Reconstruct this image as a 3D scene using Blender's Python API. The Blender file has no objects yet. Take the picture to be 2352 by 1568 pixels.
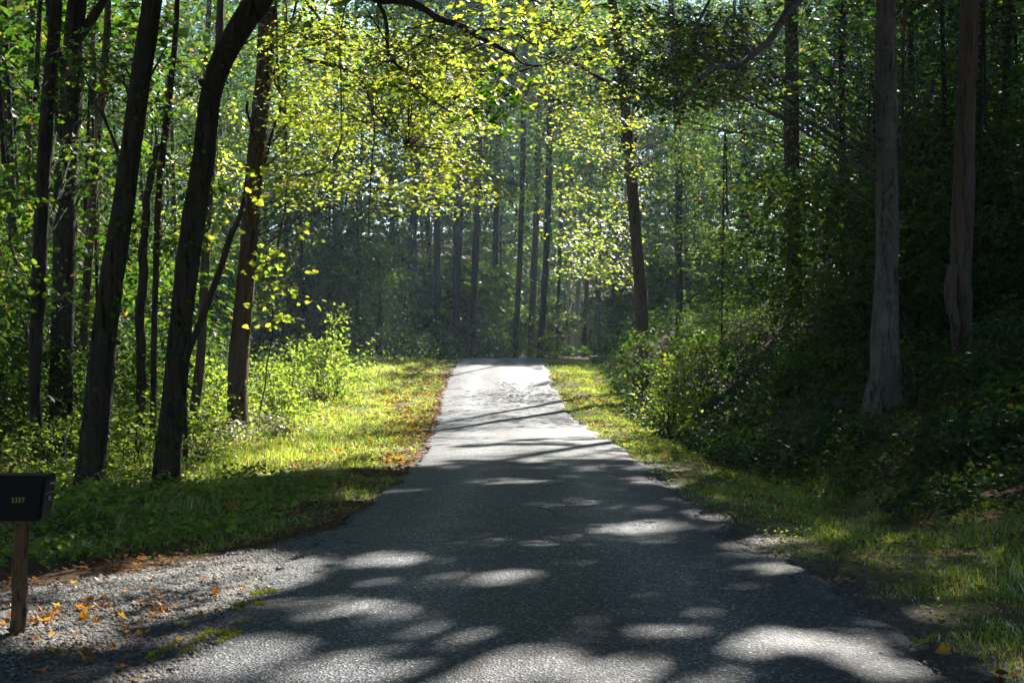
import bpy, math, random
import numpy as np
from mathutils import Vector

R = np.random.default_rng(7)
random.seed(7)
SC = bpy.context.scene
COL = SC.collection

# ------------------------------------------------------------------ camera
FPX, CXP, HOR, CAMH = 3266.7, 1176.0, 812.6, 1.75      # picture measured at 2352 px width
cam_d = bpy.data.cameras.new('camera')
cam = bpy.data.objects.new('camera', cam_d); COL.objects.link(cam)
cam.location = (0, 0, CAMH); cam.rotation_euler = (math.radians(90), 0, 0)
cam_d.sensor_width = 36.0; cam_d.lens = 36.0 * FPX / 2352.0
cam_d.shift_y = (HOR - 784.0) / 2352.0
cam_d.clip_end = 2000.0; cam_d.clip_start = 0.05
SC.camera = cam

# ------------------------------------------------------------------ light
SUN_AZ, SUN_EL = math.radians(22.0), math.radians(36.0)   # to the right of the view direction (+Y)
SUN = np.array([math.sin(SUN_AZ) * math.cos(SUN_EL), math.cos(SUN_AZ) * math.cos(SUN_EL), math.sin(SUN_EL)])
world = bpy.data.worlds.new('World'); SC.world = world; world.use_nodes = True
wn = world.node_tree.nodes; wl = world.node_tree.links
sky = wn.new('ShaderNodeTexSky'); sky.sky_type = 'NISHITA'; sky.sun_disc = False
sky.sun_elevation = SUN_EL; sky.sun_rotation = SUN_AZ
sky.ozone_density = 4.0; sky.air_density = 1.3; sky.dust_density = .3
bg = wn['Background']; bg.inputs['Strength'].default_value = 0.06
wl.new(sky.outputs[0], bg.inputs['Color'])
sun_d = bpy.data.lights.new('sun', 'SUN'); sun_d.energy = 5.0; sun_d.angle = math.radians(0.53)
sun_d.color = (1.0, 0.94, 0.84)
sun = bpy.data.objects.new('sun', sun_d); COL.objects.link(sun)
sun.rotation_euler = Vector(tuple(-SUN)).to_track_quat('-Z', 'Y').to_euler()
sun.location = (10, 30, 60)
SC.view_settings.view_transform = 'Standard'; SC.view_settings.look = 'None'
SC.view_settings.gamma = 1.0; SC.view_settings.use_curve_mapping = False
SC.view_settings.exposure = 2.0
cy = SC.cycles
cy.max_bounces = 5; cy.diffuse_bounces = 3; cy.glossy_bounces = 2; cy.transmission_bounces = 2
cy.volume_bounces = 0; cy.transparent_max_bounces = 4
cy.sample_clamp_indirect = 4.0; cy.caustics_reflective = False; cy.caustics_refractive = False

# ------------------------------------------------------------------ numeric helpers
_tab = R.random((256, 256))
def noise(x, y):
    x = np.asarray(x, float); y = np.asarray(y, float)
    xi = np.floor(x).astype(int); yi = np.floor(y).astype(int)
    fx = x - xi; fy = y - yi
    fx = fx * fx * (3 - 2 * fx); fy = fy * fy * (3 - 2 * fy)
    a = _tab[xi % 256, yi % 256]; b = _tab[(xi + 1) % 256, yi % 256]
    c = _tab[xi % 256, (yi + 1) % 256]; d = _tab[(xi + 1) % 256, (yi + 1) % 256]
    return (a * (1 - fx) + b * fx) * (1 - fy) + (c * (1 - fx) + d * fx) * fy
def fbm(x, y): return noise(x, y) * .57 + noise(x * 2.1 + 17, y * 2.1 + 5) * .28 + noise(x * 4.3 + 3, y * 4.3 + 41) * .15
def sst(a, b, x):
    t = np.clip((np.asarray(x, float) - a) / (b - a), 0, 1); return t * t * (3 - 2 * t)
def sbox(x, a, b, s): return sst(a - s, a + s, x) * (1 - sst(b - s, b + s, x))
def spline(xs, ys):
    xs = np.array(xs, float); ys = np.array(ys, float)
    m = np.gradient(ys, xs)
    dl = np.diff(ys) / np.diff(xs)
    for i in range(len(dl)):
        if dl[i] == 0: m[i] = m[i + 1] = 0
    def f(x):
        x = np.clip(np.asarray(x, float), xs[0], xs[-1])
        i = np.clip(np.searchsorted(xs, x) - 1, 0, len(xs) - 2)
        h = xs[i + 1] - xs[i]; t = (x - xs[i]) / h
        return ((2*t**3 - 3*t**2 + 1) * ys[i] + (t**3 - 2*t**2 + t) * h * m[i]
                + (-2*t**3 + 3*t**2) * ys[i + 1] + (t**3 - t**2) * h * m[i + 1])
    return f
road_z = spline([-80, 29, 36, 40, 45, 51, 56, 60, 64, 70, 90, 120, 220, 330], [0, 0, .08, .24, .52, .98, 1.32, 1.5, 1.53, 1.45, 1.4, 2.2, 14, 30])
road_l = spline([-80, 7, 12, 16, 21.5, 28, 34, 45, 52, 60, 70, 80, 92, 110], [-1.95, -1.88, -1.92, -1.68, -1.58, -1.68, -1.86, -2.2, -2.25, -2.25, -1.2, 2.2, 9, 26])
road_r = spline([-80, 7, 8.7, 10.2, 12.4, 16, 21.5, 28, 34, 45, 52, 60, 70, 80, 92, 110], [2.5, 2.47, 2.44, 2.38, 2.2, 2.12, 2.1, 1.95, 1.73, 1.4, 1.33, 1.37, 2.5, 6, 13.5, 33])
def road_c(y): return (road_l(y) + road_r(y)) * .5
def drive_far(x):      # far edge of the gravel driveway: y as a function of x (x < -1.9)
    return np.interp(x, [-60, -14, -8, -3.9, -2.6, -1.6], [1.0, 6.0, 8.5, 10.8, 12.6, 15.0])
def ground_z(x, y):
    x = np.asarray(x, float); y = np.asarray(y, float)
    u = x - road_c(np.minimum(y, 75.0))
    z = road_z(y) - .035
    # left side: level verge, then a gentle fall into the wood
    z = z - .5 * sst(5.5, 12, -u) * sst(14, 22, y) - .4 * sst(12, 30, -u) * (1 - sst(60, 90, y))
    z = z - .02 * sst(2.0, 4.0, -u)
    # right side: shallow ditch, then the wooded bank
    z = z - .24 * sbox(u, 3.2, 4.6, .7) * (1 - sst(58, 66, y)) * sst(12, 17, y)
    s = np.interp(y, [5, 10, 15, 22, 40, 60], [.03, .05, .14, .34, .42, .46])
    k = np.maximum(u - 3.9, 0)
    bank = s * (np.minimum(k, 22) + .25 * np.maximum(k - 22, 0)) * (1 - np.exp(-k * .9))
    z = z + bank * (1 - sst(55, 78, y))
    z = z + .07 * (fbm(x * .5, y * .5) - .5) * sst(1.9, 3.4, np.abs(u)) + .5 * (fbm(x * .13 + 9, y * .13) - .5) * sst(6, 14, np.abs(u))
    return z
def P(px, py, d):      # a point seen at pixel (px, py), d metres ahead
    return np.array([(px - CXP) / FPX * d, d, CAMH - (py - HOR) / FPX * d])
def onground(x, y, dz=0.): return np.array([x, y, float(ground_z(x, y)) + dz])

# sun patches on the near road, driveway and right verge, as seen on the level ground: centre and radii in picture units
PATCH = [(1080, 1600, 860, 135), (560, 1500, 170, 45), (740, 1412, 250, 34), (1010, 1342, 230, 22), (860, 1292, 170, 20), (1190, 1258, 150, 15), (1470, 1217, 165, 20),
         (1480, 1106, 140, 9), (1850, 1492, 240, 32), (2060, 1545, 140, 34), (1640, 1183, 60, 6), (830, 1128, 120, 12), (1180, 1112, 120, 8), (320, 1398, 240, 22), (240, 1465, 270, 22), (330, 1545, 290, 28),
         (640, 1345, 110, 16), (2200, 1400, 150, 26), (2300, 1500, 110, 46), (1760, 1232, 70, 10), (1540, 1470, 120, 16), (1800, 1310, 120, 9), (1480, 1330, 90, 8)]
SHADE = [(740, 1046, 150, 15), (945, 942, 70, 11), (640, 1118, 260, 22), (905, 1085, 100, 12), (960, 862, 110, 12), (560, 1060, 80, 12), (830, 985, 40, 5)]
def patches(x, y, which=None):
    yy = np.maximum(y, 2.); px = CXP + x / yy * FPX; py = HOR + (CAMH - road_z(yy)) / yy * FPX
    w = .8 * (fbm(x * 1.1 + 5, y * 1.1 + 2) - .5) + .9 * (fbm(x * 2.6 + 5, y * 2.6 + 9) - .5) + .5 * (noise(x * 8, y * 7) - .5)
    v = np.zeros_like(px)
    for a, b, c, d in (which or PATCH):
        q = np.sqrt(((px - a) / c) ** 2 + ((py - b) / d) ** 2) + w
        v = np.maximum(v, 1 - sst(.6, 1.2, q))
    return v
# sunlight wanted on the ground; crown leaves are dropped to let it in
def lit(x, y):
    u = x - road_c(np.minimum(y, 75.0))
    st = fbm(x * .45 - y * .12, y * .75 + 3)          # streaks
    sp = fbm(x * .7 + 31, y * .6 + 11)
    v = .05 + .75 * sst(.60, .66, sp)                 # odd flecks everywhere in the wood
    v = np.where((x > 3.4), .03 + .6 * sst(.61, .67, sp), v)
    v = np.where((x < -5.5) & (y < 48), .02 + .75 * sst(.60, .66, sp), v)
    road = sbox(u, -2.3, 3.2, .25)
    v = v * (1 - road)
    far = sbox(y, 39.5, 55.0, 1.2)
    mid = sbox(y, 21.0, 40.5, .8) * sst(.37, .50, .6 * st + .4 * fbm(x * 1.1 + 3, y * 1.6))
    v = v + road * np.maximum(far, mid) * (1 - .5 * sst(1.9, 2.6, u) * sst(12, 20, y))
    verge = sbox(x, -7.2, -1.8, .5) * sbox(y, 22.5, 55.0, 1.5)
    band = (1 - .95 * patches(x, y, SHADE)) * (1 - .6 * sst(.56, .64, fbm(x * .6 + 4, y * .5 + 8)))
    v = v * (1 - verge) + verge * band
    nr = 1 - sst(20.0, 22.0, y)
    nr = nr * sst(-7.6, -7.2, x) * (1 - sst(4.6, 5.0, x))
    v = v * (1 - nr) + nr * patches(x, y) * (.56 + .40 * sst(.30, .62, fbm(x * 3.6 + 8, y * 3.6)))
    bush = sbox(x, 3.1, 4.3, .3) * sbox(y, 31, 35, .6)
    v = np.maximum(v, bush)
    return np.clip(v, 0, 1)
# places kept in sun by thinning the leaves sunward of them: (centre, radius)
OPEN = [((-4.2, 29, 6.2), 3.6), ((-2.2, 33, 7.5), 3.2), ((0.8, 20, 7.2), 1.3), ((3.2, 42, 8.5), 2.6), ((-5.2, 41, 1.8), 1.6), ((2.5, 52, 8), 2.2), ((-8, 27, 3), .8)]
def shade_keep(p, soft=0.):
    z0 = np.zeros(len(p))
    for _ in range(3):
        t = (p[:, 2] - z0) / SUN[2]
        g = p[:, :2] - SUN[:2] * t[:, None]
        z0 = np.where(np.abs(g[:, 0]) < 4, road_z(g[:, 1]), ground_z(g[:, 0], g[:, 1]) + .3)
    pr = 1.01 * (1 - lit(g[:, 0], g[:, 1])) ** 2.2 - .004
    if soft: return R.random(len(p)) < soft + (1 - soft) * pr
    for c, r in OPEN:
        q = p - np.array(c); t = q @ SUN
        w = np.linalg.norm(q - t[:, None] * SUN, axis=1)
        pr = np.where((t > r * 1.05) & (w < r), pr * .02, pr)
    return R.random(len(p)) < pr

# ------------------------------------------------------------------ mesh helpers
def mesh(name, verts, faces, mat, parent=None, smooth=False, kind=None):
    """verts Nx3, faces: list of int arrays (each MxK)"""
    me = bpy.data.meshes.new(name)
    verts = np.asarray(verts, np.float32)
    if not isinstance(faces, (list, tuple)): faces = [faces]
    faces = [np.asarray(f, np.int32) for f in faces if len(f)]
    me.vertices.add(len(verts)); me.vertices.foreach_set('co', verts.ravel())
    nl = sum(f.size for f in faces); npoly = sum(len(f) for f in faces)
    me.loops.add(nl); me.polygons.add(npoly)
    me.loops.foreach_set('vertex_index', np.concatenate([f.ravel() for f in faces]))
    tot = np.concatenate([np.full(len(f), f.shape[1], np.int32) for f in faces])
    me.polygons.foreach_set('loop_start', np.concatenate([[0], np.cumsum(tot)[:-1]]).astype(np.int32))
    if smooth: me.polygons.foreach_set('use_smooth', np.ones(npoly, bool))
    me.materials.append(mat)
    me.update(calc_edges=True)
    o = bpy.data.objects.new(name, me); COL.objects.link(o)
    if parent is not None:
        o.parent = parent
        o.matrix_parent_inverse = parent.matrix_world.inverted() if False else o.matrix_parent_inverse
        pl = parent['_base']
        me.vertices.foreach_set('co', (verts - np.array(pl, np.float32)).ravel())
        me.update()
        o['_base'] = pl
    else:
        o['_base'] = (0., 0., 0.)
    if kind: o['kind'] = kind
    return o
def thing(name, label, cat, base, group=None):
    o = bpy.data.objects.new(name, None); COL.objects.link(o)
    o.location = tuple(float(v) for v in base); o.empty_display_size = .2
    o['_base'] = tuple(float(v) for v in base)
    return tag(o, label, cat, group)
def tag(o, label, cat, group=None):
    o['label'] = label; o['category'] = cat
    if group: o['group'] = group
    return o

class Bag:
    """collects vertices and faces"""
    def __init__(s): s.v = []; s.f = []; s.n = 0
    def add(s, v, *fs):
        v = np.asarray(v, float); s.v.append(v)
        for f in fs: s.f.append(np.asarray(f, int) + s.n)
        s.n += len(v)
    def build(s, name, mat, parent=None, smooth=False, kind=None):
        d = {}
        for f in s.f: d.setdefault(f.shape[1], []).append(f)
        return mesh(name, np.concatenate(s.v), [np.concatenate(x) for x in d.values()], mat, parent, smooth, kind)

def resample(pts, rad, step):
    pts = np.asarray(pts, float); rad = np.asarray(rad, float)
    L = np.concatenate([[0], np.cumsum(np.linalg.norm(np.diff(pts, axis=0), axis=1))])
    n = max(2, int(L[-1] / step) + 1); t = np.linspace(0, L[-1], n)
    fs = [spline(L, pts[:, k]) if len(pts) > 2 else (lambda a, k=k: np.interp(a, L, pts[:, k])) for k in range(3)]
    return np.stack([f(t) for f in fs], 1), np.interp(t, L, rad)
def tube(bag, pts, rad, sides=10, rough=0., seed=0, cap=True):
    pts = np.asarray(pts, float); rad = np.asarray(rad, float)
    n = len(pts)
    T = np.gradient(pts, axis=0); T /= np.linalg.norm(T, axis=1)[:, None] + 1e-9
    ref = np.array([1., 0, 0]) if abs(T[0][0]) < .8 else np.array([0, 1., 0])
    A = np.cross(T, ref); A /= np.linalg.norm(A, axis=1)[:, None] + 1e-9
    B = np.cross(T, A)
    a = np.linspace(0, 2 * np.pi, sides, endpoint=False)
    rr = rad[:, None] * np.ones(sides)[None]
    if rough:
        hh = np.arange(n)[:, None] * .35
        rr = rr * (1 + rough * (2 * noise(seed + 3.1 * np.cos(a)[None] + hh * .3, seed + 3.1 * np.sin(a)[None] + hh * .25) - 1)
                   + rough * .5 * (2 * noise(seed + 40 + 9 * a[None] / 6.283 * 4, seed + hh * 2.0) - 1))
    v = pts[:, None] + rr[..., None] * (np.cos(a)[None, :, None] * A[:, None] + np.sin(a)[None, :, None] * B[:, None])
    i = np.arange(n - 1)[:, None] * sides; j = np.arange(sides)[None]; k = (j + 1) % sides
    f = np.stack([i + j, i + sides + j, i + sides + k, i + k], -1).reshape(-1, 4)
    fs = [f]
    vv = v.reshape(-1, 3)
    if cap:
        vv = np.concatenate([vv, [pts[0], pts[-1]]])
        c0, c1 = n * sides, n * sides + 1; jj = np.arange(sides); kk = (jj + 1) % sides
        fs.append(np.stack([np.full(sides, c0), jj, kk], 1))
        fs.append(np.stack([np.full(sides, c1), (n - 1) * sides + kk, (n - 1) * sides + jj], 1))
    bag.add(vv, *fs)

# leaf outlines: (verts, faces); x along the leaf, unit length
def _maple():
    rim = [(0, 0), (.04, .44), (.30, .30), (.54, .52), (.60, .22), (1.0, 0)]
    v = [(.34, 0, 0)] + [(x, y, .16 * abs(y)) for x, y in rim] + [(x, -y, .16 * abs(y)) for x, y in rim[-2:0:-1]]
    n = len(v) - 1
    return np.array(v), [np.array([(0, 1 + i, 1 + (i + 1) % n) for i in range(n)])]
LEAF = {
    'diamond': (np.array([(0, 0, 0), (.42, .33, .10), (1, 0, -.06), (.42, -.33, .10)]), [np.array([(0, 2, 1), (0, 3, 2)])]),
    'oval': (np.array([(0, 0, 0), (.28, .30, .09), (.68, .26, .05), (1, 0, -.08), (.68, -.26, .05), (.28, -.30, .09)]), [np.array([(0, 3, 2, 1), (0, 5, 4, 3)])]),
    'heart': (np.array([(.05, 0, 0), (-.10, .25, .06), (.18, .44, .10), (.60, .33, .05), (1, 0, -.12), (.60, -.33, .05), (.18, -.44, .10), (-.10, -.25, .06), (.5, 0, -.02)]),
              [np.array([(0, 8, 2, 1), (8, 4, 3, 2), (0, 7, 6, 8), (8, 6, 5, 4)])]),
    'lance': (np.array([(0, 0, 0), (.35, .13, .05), (1, 0, -.15), (.35, -.13, .05)]), [np.array([(0, 2, 1), (0, 3, 2)])]),
    'maple': _maple(),
}
def leaves(bag, pos, nrm, az, size, shape):
    """pos Nx3, nrm Nx3, az N (heading of the leaf tip), size N"""
    tv, tf = LEAF[shape]
    n = len(pos)
    if n == 0: return
    nrm = nrm / (np.linalg.norm(nrm, axis=1)[:, None] + 1e-9)
    h = np.stack([np.cos(az), np.sin(az), np.zeros(n)], 1)
    X = h - (h * nrm).sum(1)[:, None] * nrm; X /= np.linalg.norm(X, axis=1)[:, None] + 1e-9
    Y = np.cross(nrm, X)
    wv = R.uniform(.8, 1.2, n)
    v = pos[:, None] + size[:, None, None] * (tv[None, :, 0:1] * X[:, None] + tv[None, :, 1:2] * wv[:, None, None] * Y[:, None] + tv[None, :, 2:3] * nrm[:, None])
    off = np.arange(n)[:, None, None] * len(tv)
    bag.add(v.reshape(-1, 3), *[(f[None] + off).reshape(-1, f.shape[1]) for f in tf])
def rand_nrm(n, tilt):
    q = R.normal(0, tilt, (n, 3)); q[:, 2] = 1; return q
def spray_leaves(bag, C, rad, k, size, shape, tilt=.55, flat=.16, filt=True, soft=0.):
    """flat, layered leaf sprays round the centres C"""
    C = np.asarray(C, float)
    if len(C) == 0: return
    m = len(C)
    rad = np.broadcast_to(rad, (m,)); size = np.broadcast_to(size, (m,))
    c = np.repeat(C, k, 0); r = np.repeat(rad, k); s = np.repeat(size, k)
    ph = np.repeat(R.uniform(0, 6.28, m), k)
    a = R.uniform(0, 6.283, m * k)
    q = np.sqrt(R.random(m * k)) * r * (1 + .35 * np.cos(2 * a + ph))
    pos = c + np.stack([q * np.cos(a), q * np.sin(a), R.normal(0, 1, m * k) * flat * r - .25 * q * q / np.maximum(r, .1)], 1)
    nr = rand_nrm(m * k, tilt) + np.stack([np.cos(a), np.sin(a), 0 * a], 1) * .25
    a = a + R.normal(0, .8, len(pos)); s = s * R.uniform(.55, 1.25, len(pos))
    if filt:
        kp = shade_keep(pos + .5 * s[:, None] * np.stack([np.cos(a), np.sin(a), 0 * a], 1), soft); pos, nr, a, s = pos[kp], nr[kp], a[kp], s[kp]
    leaves(bag, pos, nr, a, s, shape)

# ------------------------------------------------------------------ materials
def newmat(name):
    m = bpy.data.materials.new(name); m.use_nodes = True
    nt = m.node_tree
    for n in list(nt.nodes): nt.nodes.remove(n)
    return m, nt, nt.nodes.new('ShaderNodeOutputMaterial')
def N(nt, t, **kw):
    n = nt.nodes.new(t)
    for k, v in kw.items():
        if k.startswith('i_'):
            n.inputs[k[2:].replace('_', ' ')].default_value = v
        else: setattr(n, k, v)
    return n
def ramp(nt, fac, stops, interp='LINEAR'):
    r = nt.nodes.new('ShaderNodeValToRGB'); e = r.color_ramp.elements
    r.color_ramp.interpolation = interp
    while len(e) < len(stops): e.new(.5)
    for i, (p, c) in enumerate(stops):
        e[i].position = p; e[i].color = (*c, 1) if len(c) == 3 else c
    nt.links.new(fac, r.inputs[0]); return r.outputs[0]
def leaf_mat(name, cols, trans, tfac=.5, gloss=.05, rough=.35):
    """cols: reflectance stops, trans: light passing through stops; both picked leaf by leaf"""
    m, nt, out = newmat(name); L = nt.links
    g = N(nt, 'ShaderNodeNewGeometry')
    rp = g.outputs['Random Per Island']
    c = ramp(nt, rp, cols); t = ramp(nt, rp, trans)
    df = N(nt, 'ShaderNodeBsdfDiffuse'); tr = N(nt, 'ShaderNodeBsdfTranslucent')
    L.new(c, df.inputs[0]); L.new(t, tr.inputs[0])
    mx = N(nt, 'ShaderNodeMixShader'); mx.inputs[0].default_value = tfac
    L.new(df.outputs[0], mx.inputs[1]); L.new(tr.outputs[0], mx.inputs[2])
    gl = N(nt, 'ShaderNodeBsdfGlossy'); gl.inputs['Roughness'].default_value = rough
    lw = N(nt, 'ShaderNodeFresnel'); lw.inputs['IOR'].default_value = 1.38
    ml = N(nt, 'ShaderNodeMath', operation='MULTIPLY'); L.new(lw.outputs[0], ml.inputs[0]); ml.inputs[1].default_value = gloss * 20
    mx2 = N(nt, 'ShaderNodeMixShader'); L.new(ml.outputs[0], mx2.inputs[0])
    L.new(mx.outputs[0], mx2.inputs[1]); L.new(gl.outputs[0], mx2.inputs[2])
    L.new(mx2.outputs[0], out.inputs[0]); return m
def stops(*c):
    return [(i / max(1, len(c) - 1), x) for i, x in enumerate(c)]
M = {}
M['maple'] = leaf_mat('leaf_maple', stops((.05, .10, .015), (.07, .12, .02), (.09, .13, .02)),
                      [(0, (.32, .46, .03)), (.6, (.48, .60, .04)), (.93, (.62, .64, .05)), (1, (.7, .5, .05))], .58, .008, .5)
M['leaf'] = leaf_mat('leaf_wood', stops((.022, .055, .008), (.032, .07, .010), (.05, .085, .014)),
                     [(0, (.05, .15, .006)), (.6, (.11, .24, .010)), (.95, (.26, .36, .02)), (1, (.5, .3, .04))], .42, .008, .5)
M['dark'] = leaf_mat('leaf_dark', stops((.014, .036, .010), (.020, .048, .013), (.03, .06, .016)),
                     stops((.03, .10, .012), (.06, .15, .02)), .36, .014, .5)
M['weed'] = leaf_mat('leaf_weed', stops((.04, .09, .02), (.06, .12, .02), (.08, .13, .03)),
                     [(0, (.26, .44, .03)), (.8, (.44, .58, .05)), (1, (.6, .56, .12))], .52, .009, .5)
M['pale'] = leaf_mat('leaf_pale', stops((.20, .22, .10), (.30, .28, .16), (.12, .18, .05)),
                     stops((.50, .52, .25), (.62, .55, .36), (.36, .50, .12)), .5, .03)
M['grass'] = leaf_mat('grass', stops((.05, .10, .02), (.08, .13, .025), (.14, .14, .04)),
                      [(0, (.26, .42, .03)), (.55, (.46, .58, .05)), (1, (.8, .68, .2))], .58, .02)
M['litter'] = leaf_mat('leaf_litter', stops((.06, .03, .016), (.10, .045, .02), (.14, .08, .04), (.045, .025, .016)),
                       stops((.35, .14, .03), (.45, .20, .05), (.40, .24, .10)), .35, .006, .6)
M['orange'] = leaf_mat('leaf_orange', stops((.34, .11, .015), (.42, .16, .02)), stops((.62, .22, .02), (.75, .30, .02)), .45, .006, .6)
M['yellow'] = leaf_mat('leaf_yellow', stops((.42, .24, .03), (.48, .28, .03)), stops((.75, .42, .03), (.82, .50, .04)), .45, .006, .6)
M['brown'] = leaf_mat('leaf_brown', stops((.15, .06, .02), (.20, .09, .03)), stops((.35, .12, .03), (.4, .16, .04)), .35, .006, .6)
M['green_fallen'] = leaf_mat('leaf_green_fallen', stops((.12, .20, .03), (.16, .24, .03)), stops((.35, .5, .05), (.4, .5, .05)), .45, .006, .6)
M['moss'] = leaf_mat('moss', stops((.30, .29, .04), (.42, .40, .05)), stops((.3, .3, .05), (.4, .38, .05)), .3, .0)

def bark_mat(name, c0, c1, c2, scale=1., lichen=None, ridge=1.):
    m, nt, out = newmat(name); L = nt.links
    tc = N(nt, 'ShaderNodeTexCoord')
    nw = N(nt, 'ShaderNodeTexNoise', i_Scale=3.5, i_Detail=3.); L.new(tc.outputs['Object'], nw.inputs['Vector'])
    wv = N(nt, 'ShaderNodeMix', data_type='VECTOR'); wv.inputs[0].default_value = .12
    L.new(tc.outputs['Object'], wv.inputs[4]); L.new(nw.outputs['Color'], wv.inputs[5])
    mp = N(nt, 'ShaderNodeMapping'); mp.inputs['Scale'].default_value = (30 * scale, 30 * scale, 2.2 * scale)
    L.new(wv.outputs[1], mp.inputs[0])
    n1 = N(nt, 'ShaderNodeTexNoise', i_Scale=1., i_Detail=7., i_Roughness=.68); L.new(mp.outputs[0], n1.inputs['Vector'])
    n3 = N(nt, 'ShaderNodeTexNoise', i_Scale=26., i_Detail=5., i_Roughness=.7); L.new(tc.outputs['Object'], n3.inputs['Vector'])
    n4 = N(nt, 'ShaderNodeTexNoise', i_Scale=1.1, i_Detail=4.); L.new(tc.outputs['Object'], n4.inputs['Vector'])
    rdg = ramp(nt, n1.outputs[0], [(.36, (0,) * 3), (.52, (.75,) * 3), (.66, (1,) * 3)])
    h1 = N(nt, 'ShaderNodeMath', operation='MULTIPLY_ADD'); L.new(n3.outputs[0], h1.inputs[0]); h1.inputs[1].default_value = .55
    sc = N(nt, 'ShaderNodeMath', operation='MULTIPLY'); L.new(rdg, sc.inputs[0]); sc.inputs[1].default_value = ridge; L.new(sc.outputs[0], h1.inputs[2])
    h2 = N(nt, 'ShaderNodeMath', operation='MULTIPLY_ADD'); L.new(n4.outputs[0], h2.inputs[0]); h2.inputs[1].default_value = .5; L.new(h1.outputs[0], h2.inputs[2])
    col = ramp(nt, h2.outputs[0], [(.30, c0), (.30 + .45 * ridge, c1), (.5 + .8 * ridge, c2)])
    if lichen:
        n2 = N(nt, 'ShaderNodeTexNoise', i_Scale=3.2, i_Detail=7., i_Roughness=.75); L.new(tc.outputs['Object'], n2.inputs['Vector'])
        f2 = ramp(nt, n2.outputs[0], [(.50, (0,) * 3), (.57, (1,) * 3)])
        mc = N(nt, 'ShaderNodeMix', data_type='RGBA'); L.new(f2, mc.inputs[0]); L.new(col, mc.inputs[6]); mc.inputs[7].default_value = (*lichen, 1)
        col = mc.outputs[2]
    b = N(nt, 'ShaderNodeBsdfPrincipled'); L.new(col, b.inputs['Base Color']); b.inputs['Roughness'].default_value = .9
    b.inputs['Specular IOR Level'].default_value = .15
    bp = N(nt, 'ShaderNodeBump', i_Strength=1., i_Distance=.045); L.new(h1.outputs[0], bp.inputs['Height']); L.new(bp.outputs[0], b.inputs['Normal'])
    L.new(b.outputs[0], out.inputs[0]); return m
M['bark'] = bark_mat('bark', (.006, .005, .004), (.017, .013, .010), (.055, .044, .034), .6, lichen=(.034, .036, .027))
M['bark_warm'] = bark_mat('bark_warm', (.014, .009, .006), (.05, .033, .02), (.12, .084, .055), .6)
M['bark_lichen'] = bark_mat('bark_lichen', (.010, .010, .010), (.04, .039, .038), (.12, .118, .114), .5, lichen=(.15, .16, .155))
M['bark_smooth'] = bark_mat('bark_smooth', (.016, .012, .010), (.055, .042, .036), (.11, .087, .076), .5, ridge=.7)
M['bark_pale'] = bark_mat('bark_pale', (.12, .11, .10), (.30, .28, .25), (.42, .40, .37), .6, ridge=.4)
M['vine'] = bark_mat('vine_bark', (.015, .012, .009), (.04, .03, .022), (.07, .055, .04))
M['cedar'] = bark_mat('cedar_post', (.04, .018, .010), (.13, .068, .035), (.26, .16, .09), 1.2)

def ground_material():
    m, nt, out = newmat('forest_floor'); L = nt.links
    tc = N(nt, 'ShaderNodeTexCoord'); o = tc.outputs['Object']
    n1 = N(nt, 'ShaderNodeTexNoise', i_Scale=1.4, i_Detail=8., i_Roughness=.7); L.new(o, n1.inputs['Vector'])
    n2 = N(nt, 'ShaderNodeTexVoronoi', i_Scale=14.); L.new(o, n2.inputs['Vector'])
    lit_ = ramp(nt, n2.outputs['Color'], [(0, (.035, .022, .012)), (.4, (.07, .042, .022)), (.75, (.11, .06, .03)), (1, (.05, .035, .02))])
    soil = ramp(nt, n1.outputs[0], [(.3, (.06, .05, .022)), (.55, (.13, .115, .045)), (.75, (.22, .18, .08))])
    at = N(nt, 'ShaderNodeVertexColor', layer_name='weights'); sp = N(nt, 'ShaderNodeSeparateColor'); L.new(at.outputs[0], sp.inputs[0])
    a = N(nt, 'ShaderNodeMix', data_type='RGBA'); L.new(sp.outputs[0], a.inputs[0]); L.new(lit_, a.inputs[6]); L.new(soil, a.inputs[7])
    dirt = ramp(nt, n1.outputs[0], [(.3, (.07, .055, .045)), (.6, (.14, .11, .09)), (.8, (.20, .165, .13))])
    b2 = N(nt, 'ShaderNodeMix', data_type='RGBA'); L.new(sp.outputs[1], b2.inputs[0]); L.new(a.outputs[2], b2.inputs[6]); L.new(dirt, b2.inputs[7])
    b = N(nt, 'ShaderNodeBsdfPrincipled'); L.new(b2.outputs[2], b.inputs['Base Color']); b.inputs['Roughness'].default_value = .95
    b.inputs['Specular IOR Level'].default_value = .15
    n3 = N(nt, 'ShaderNodeTexNoise', i_Scale=40., i_Detail=4.); L.new(o, n3.inputs['Vector'])
    bp = N(nt, 'ShaderNodeBump', i_Strength=.8, i_Distance=.03); L.new(n3.outputs[0], bp.inputs['Height']); L.new(bp.outputs[0], b.inputs['Normal'])
    L.new(b.outputs[0], out.inputs[0]); return m
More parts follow.
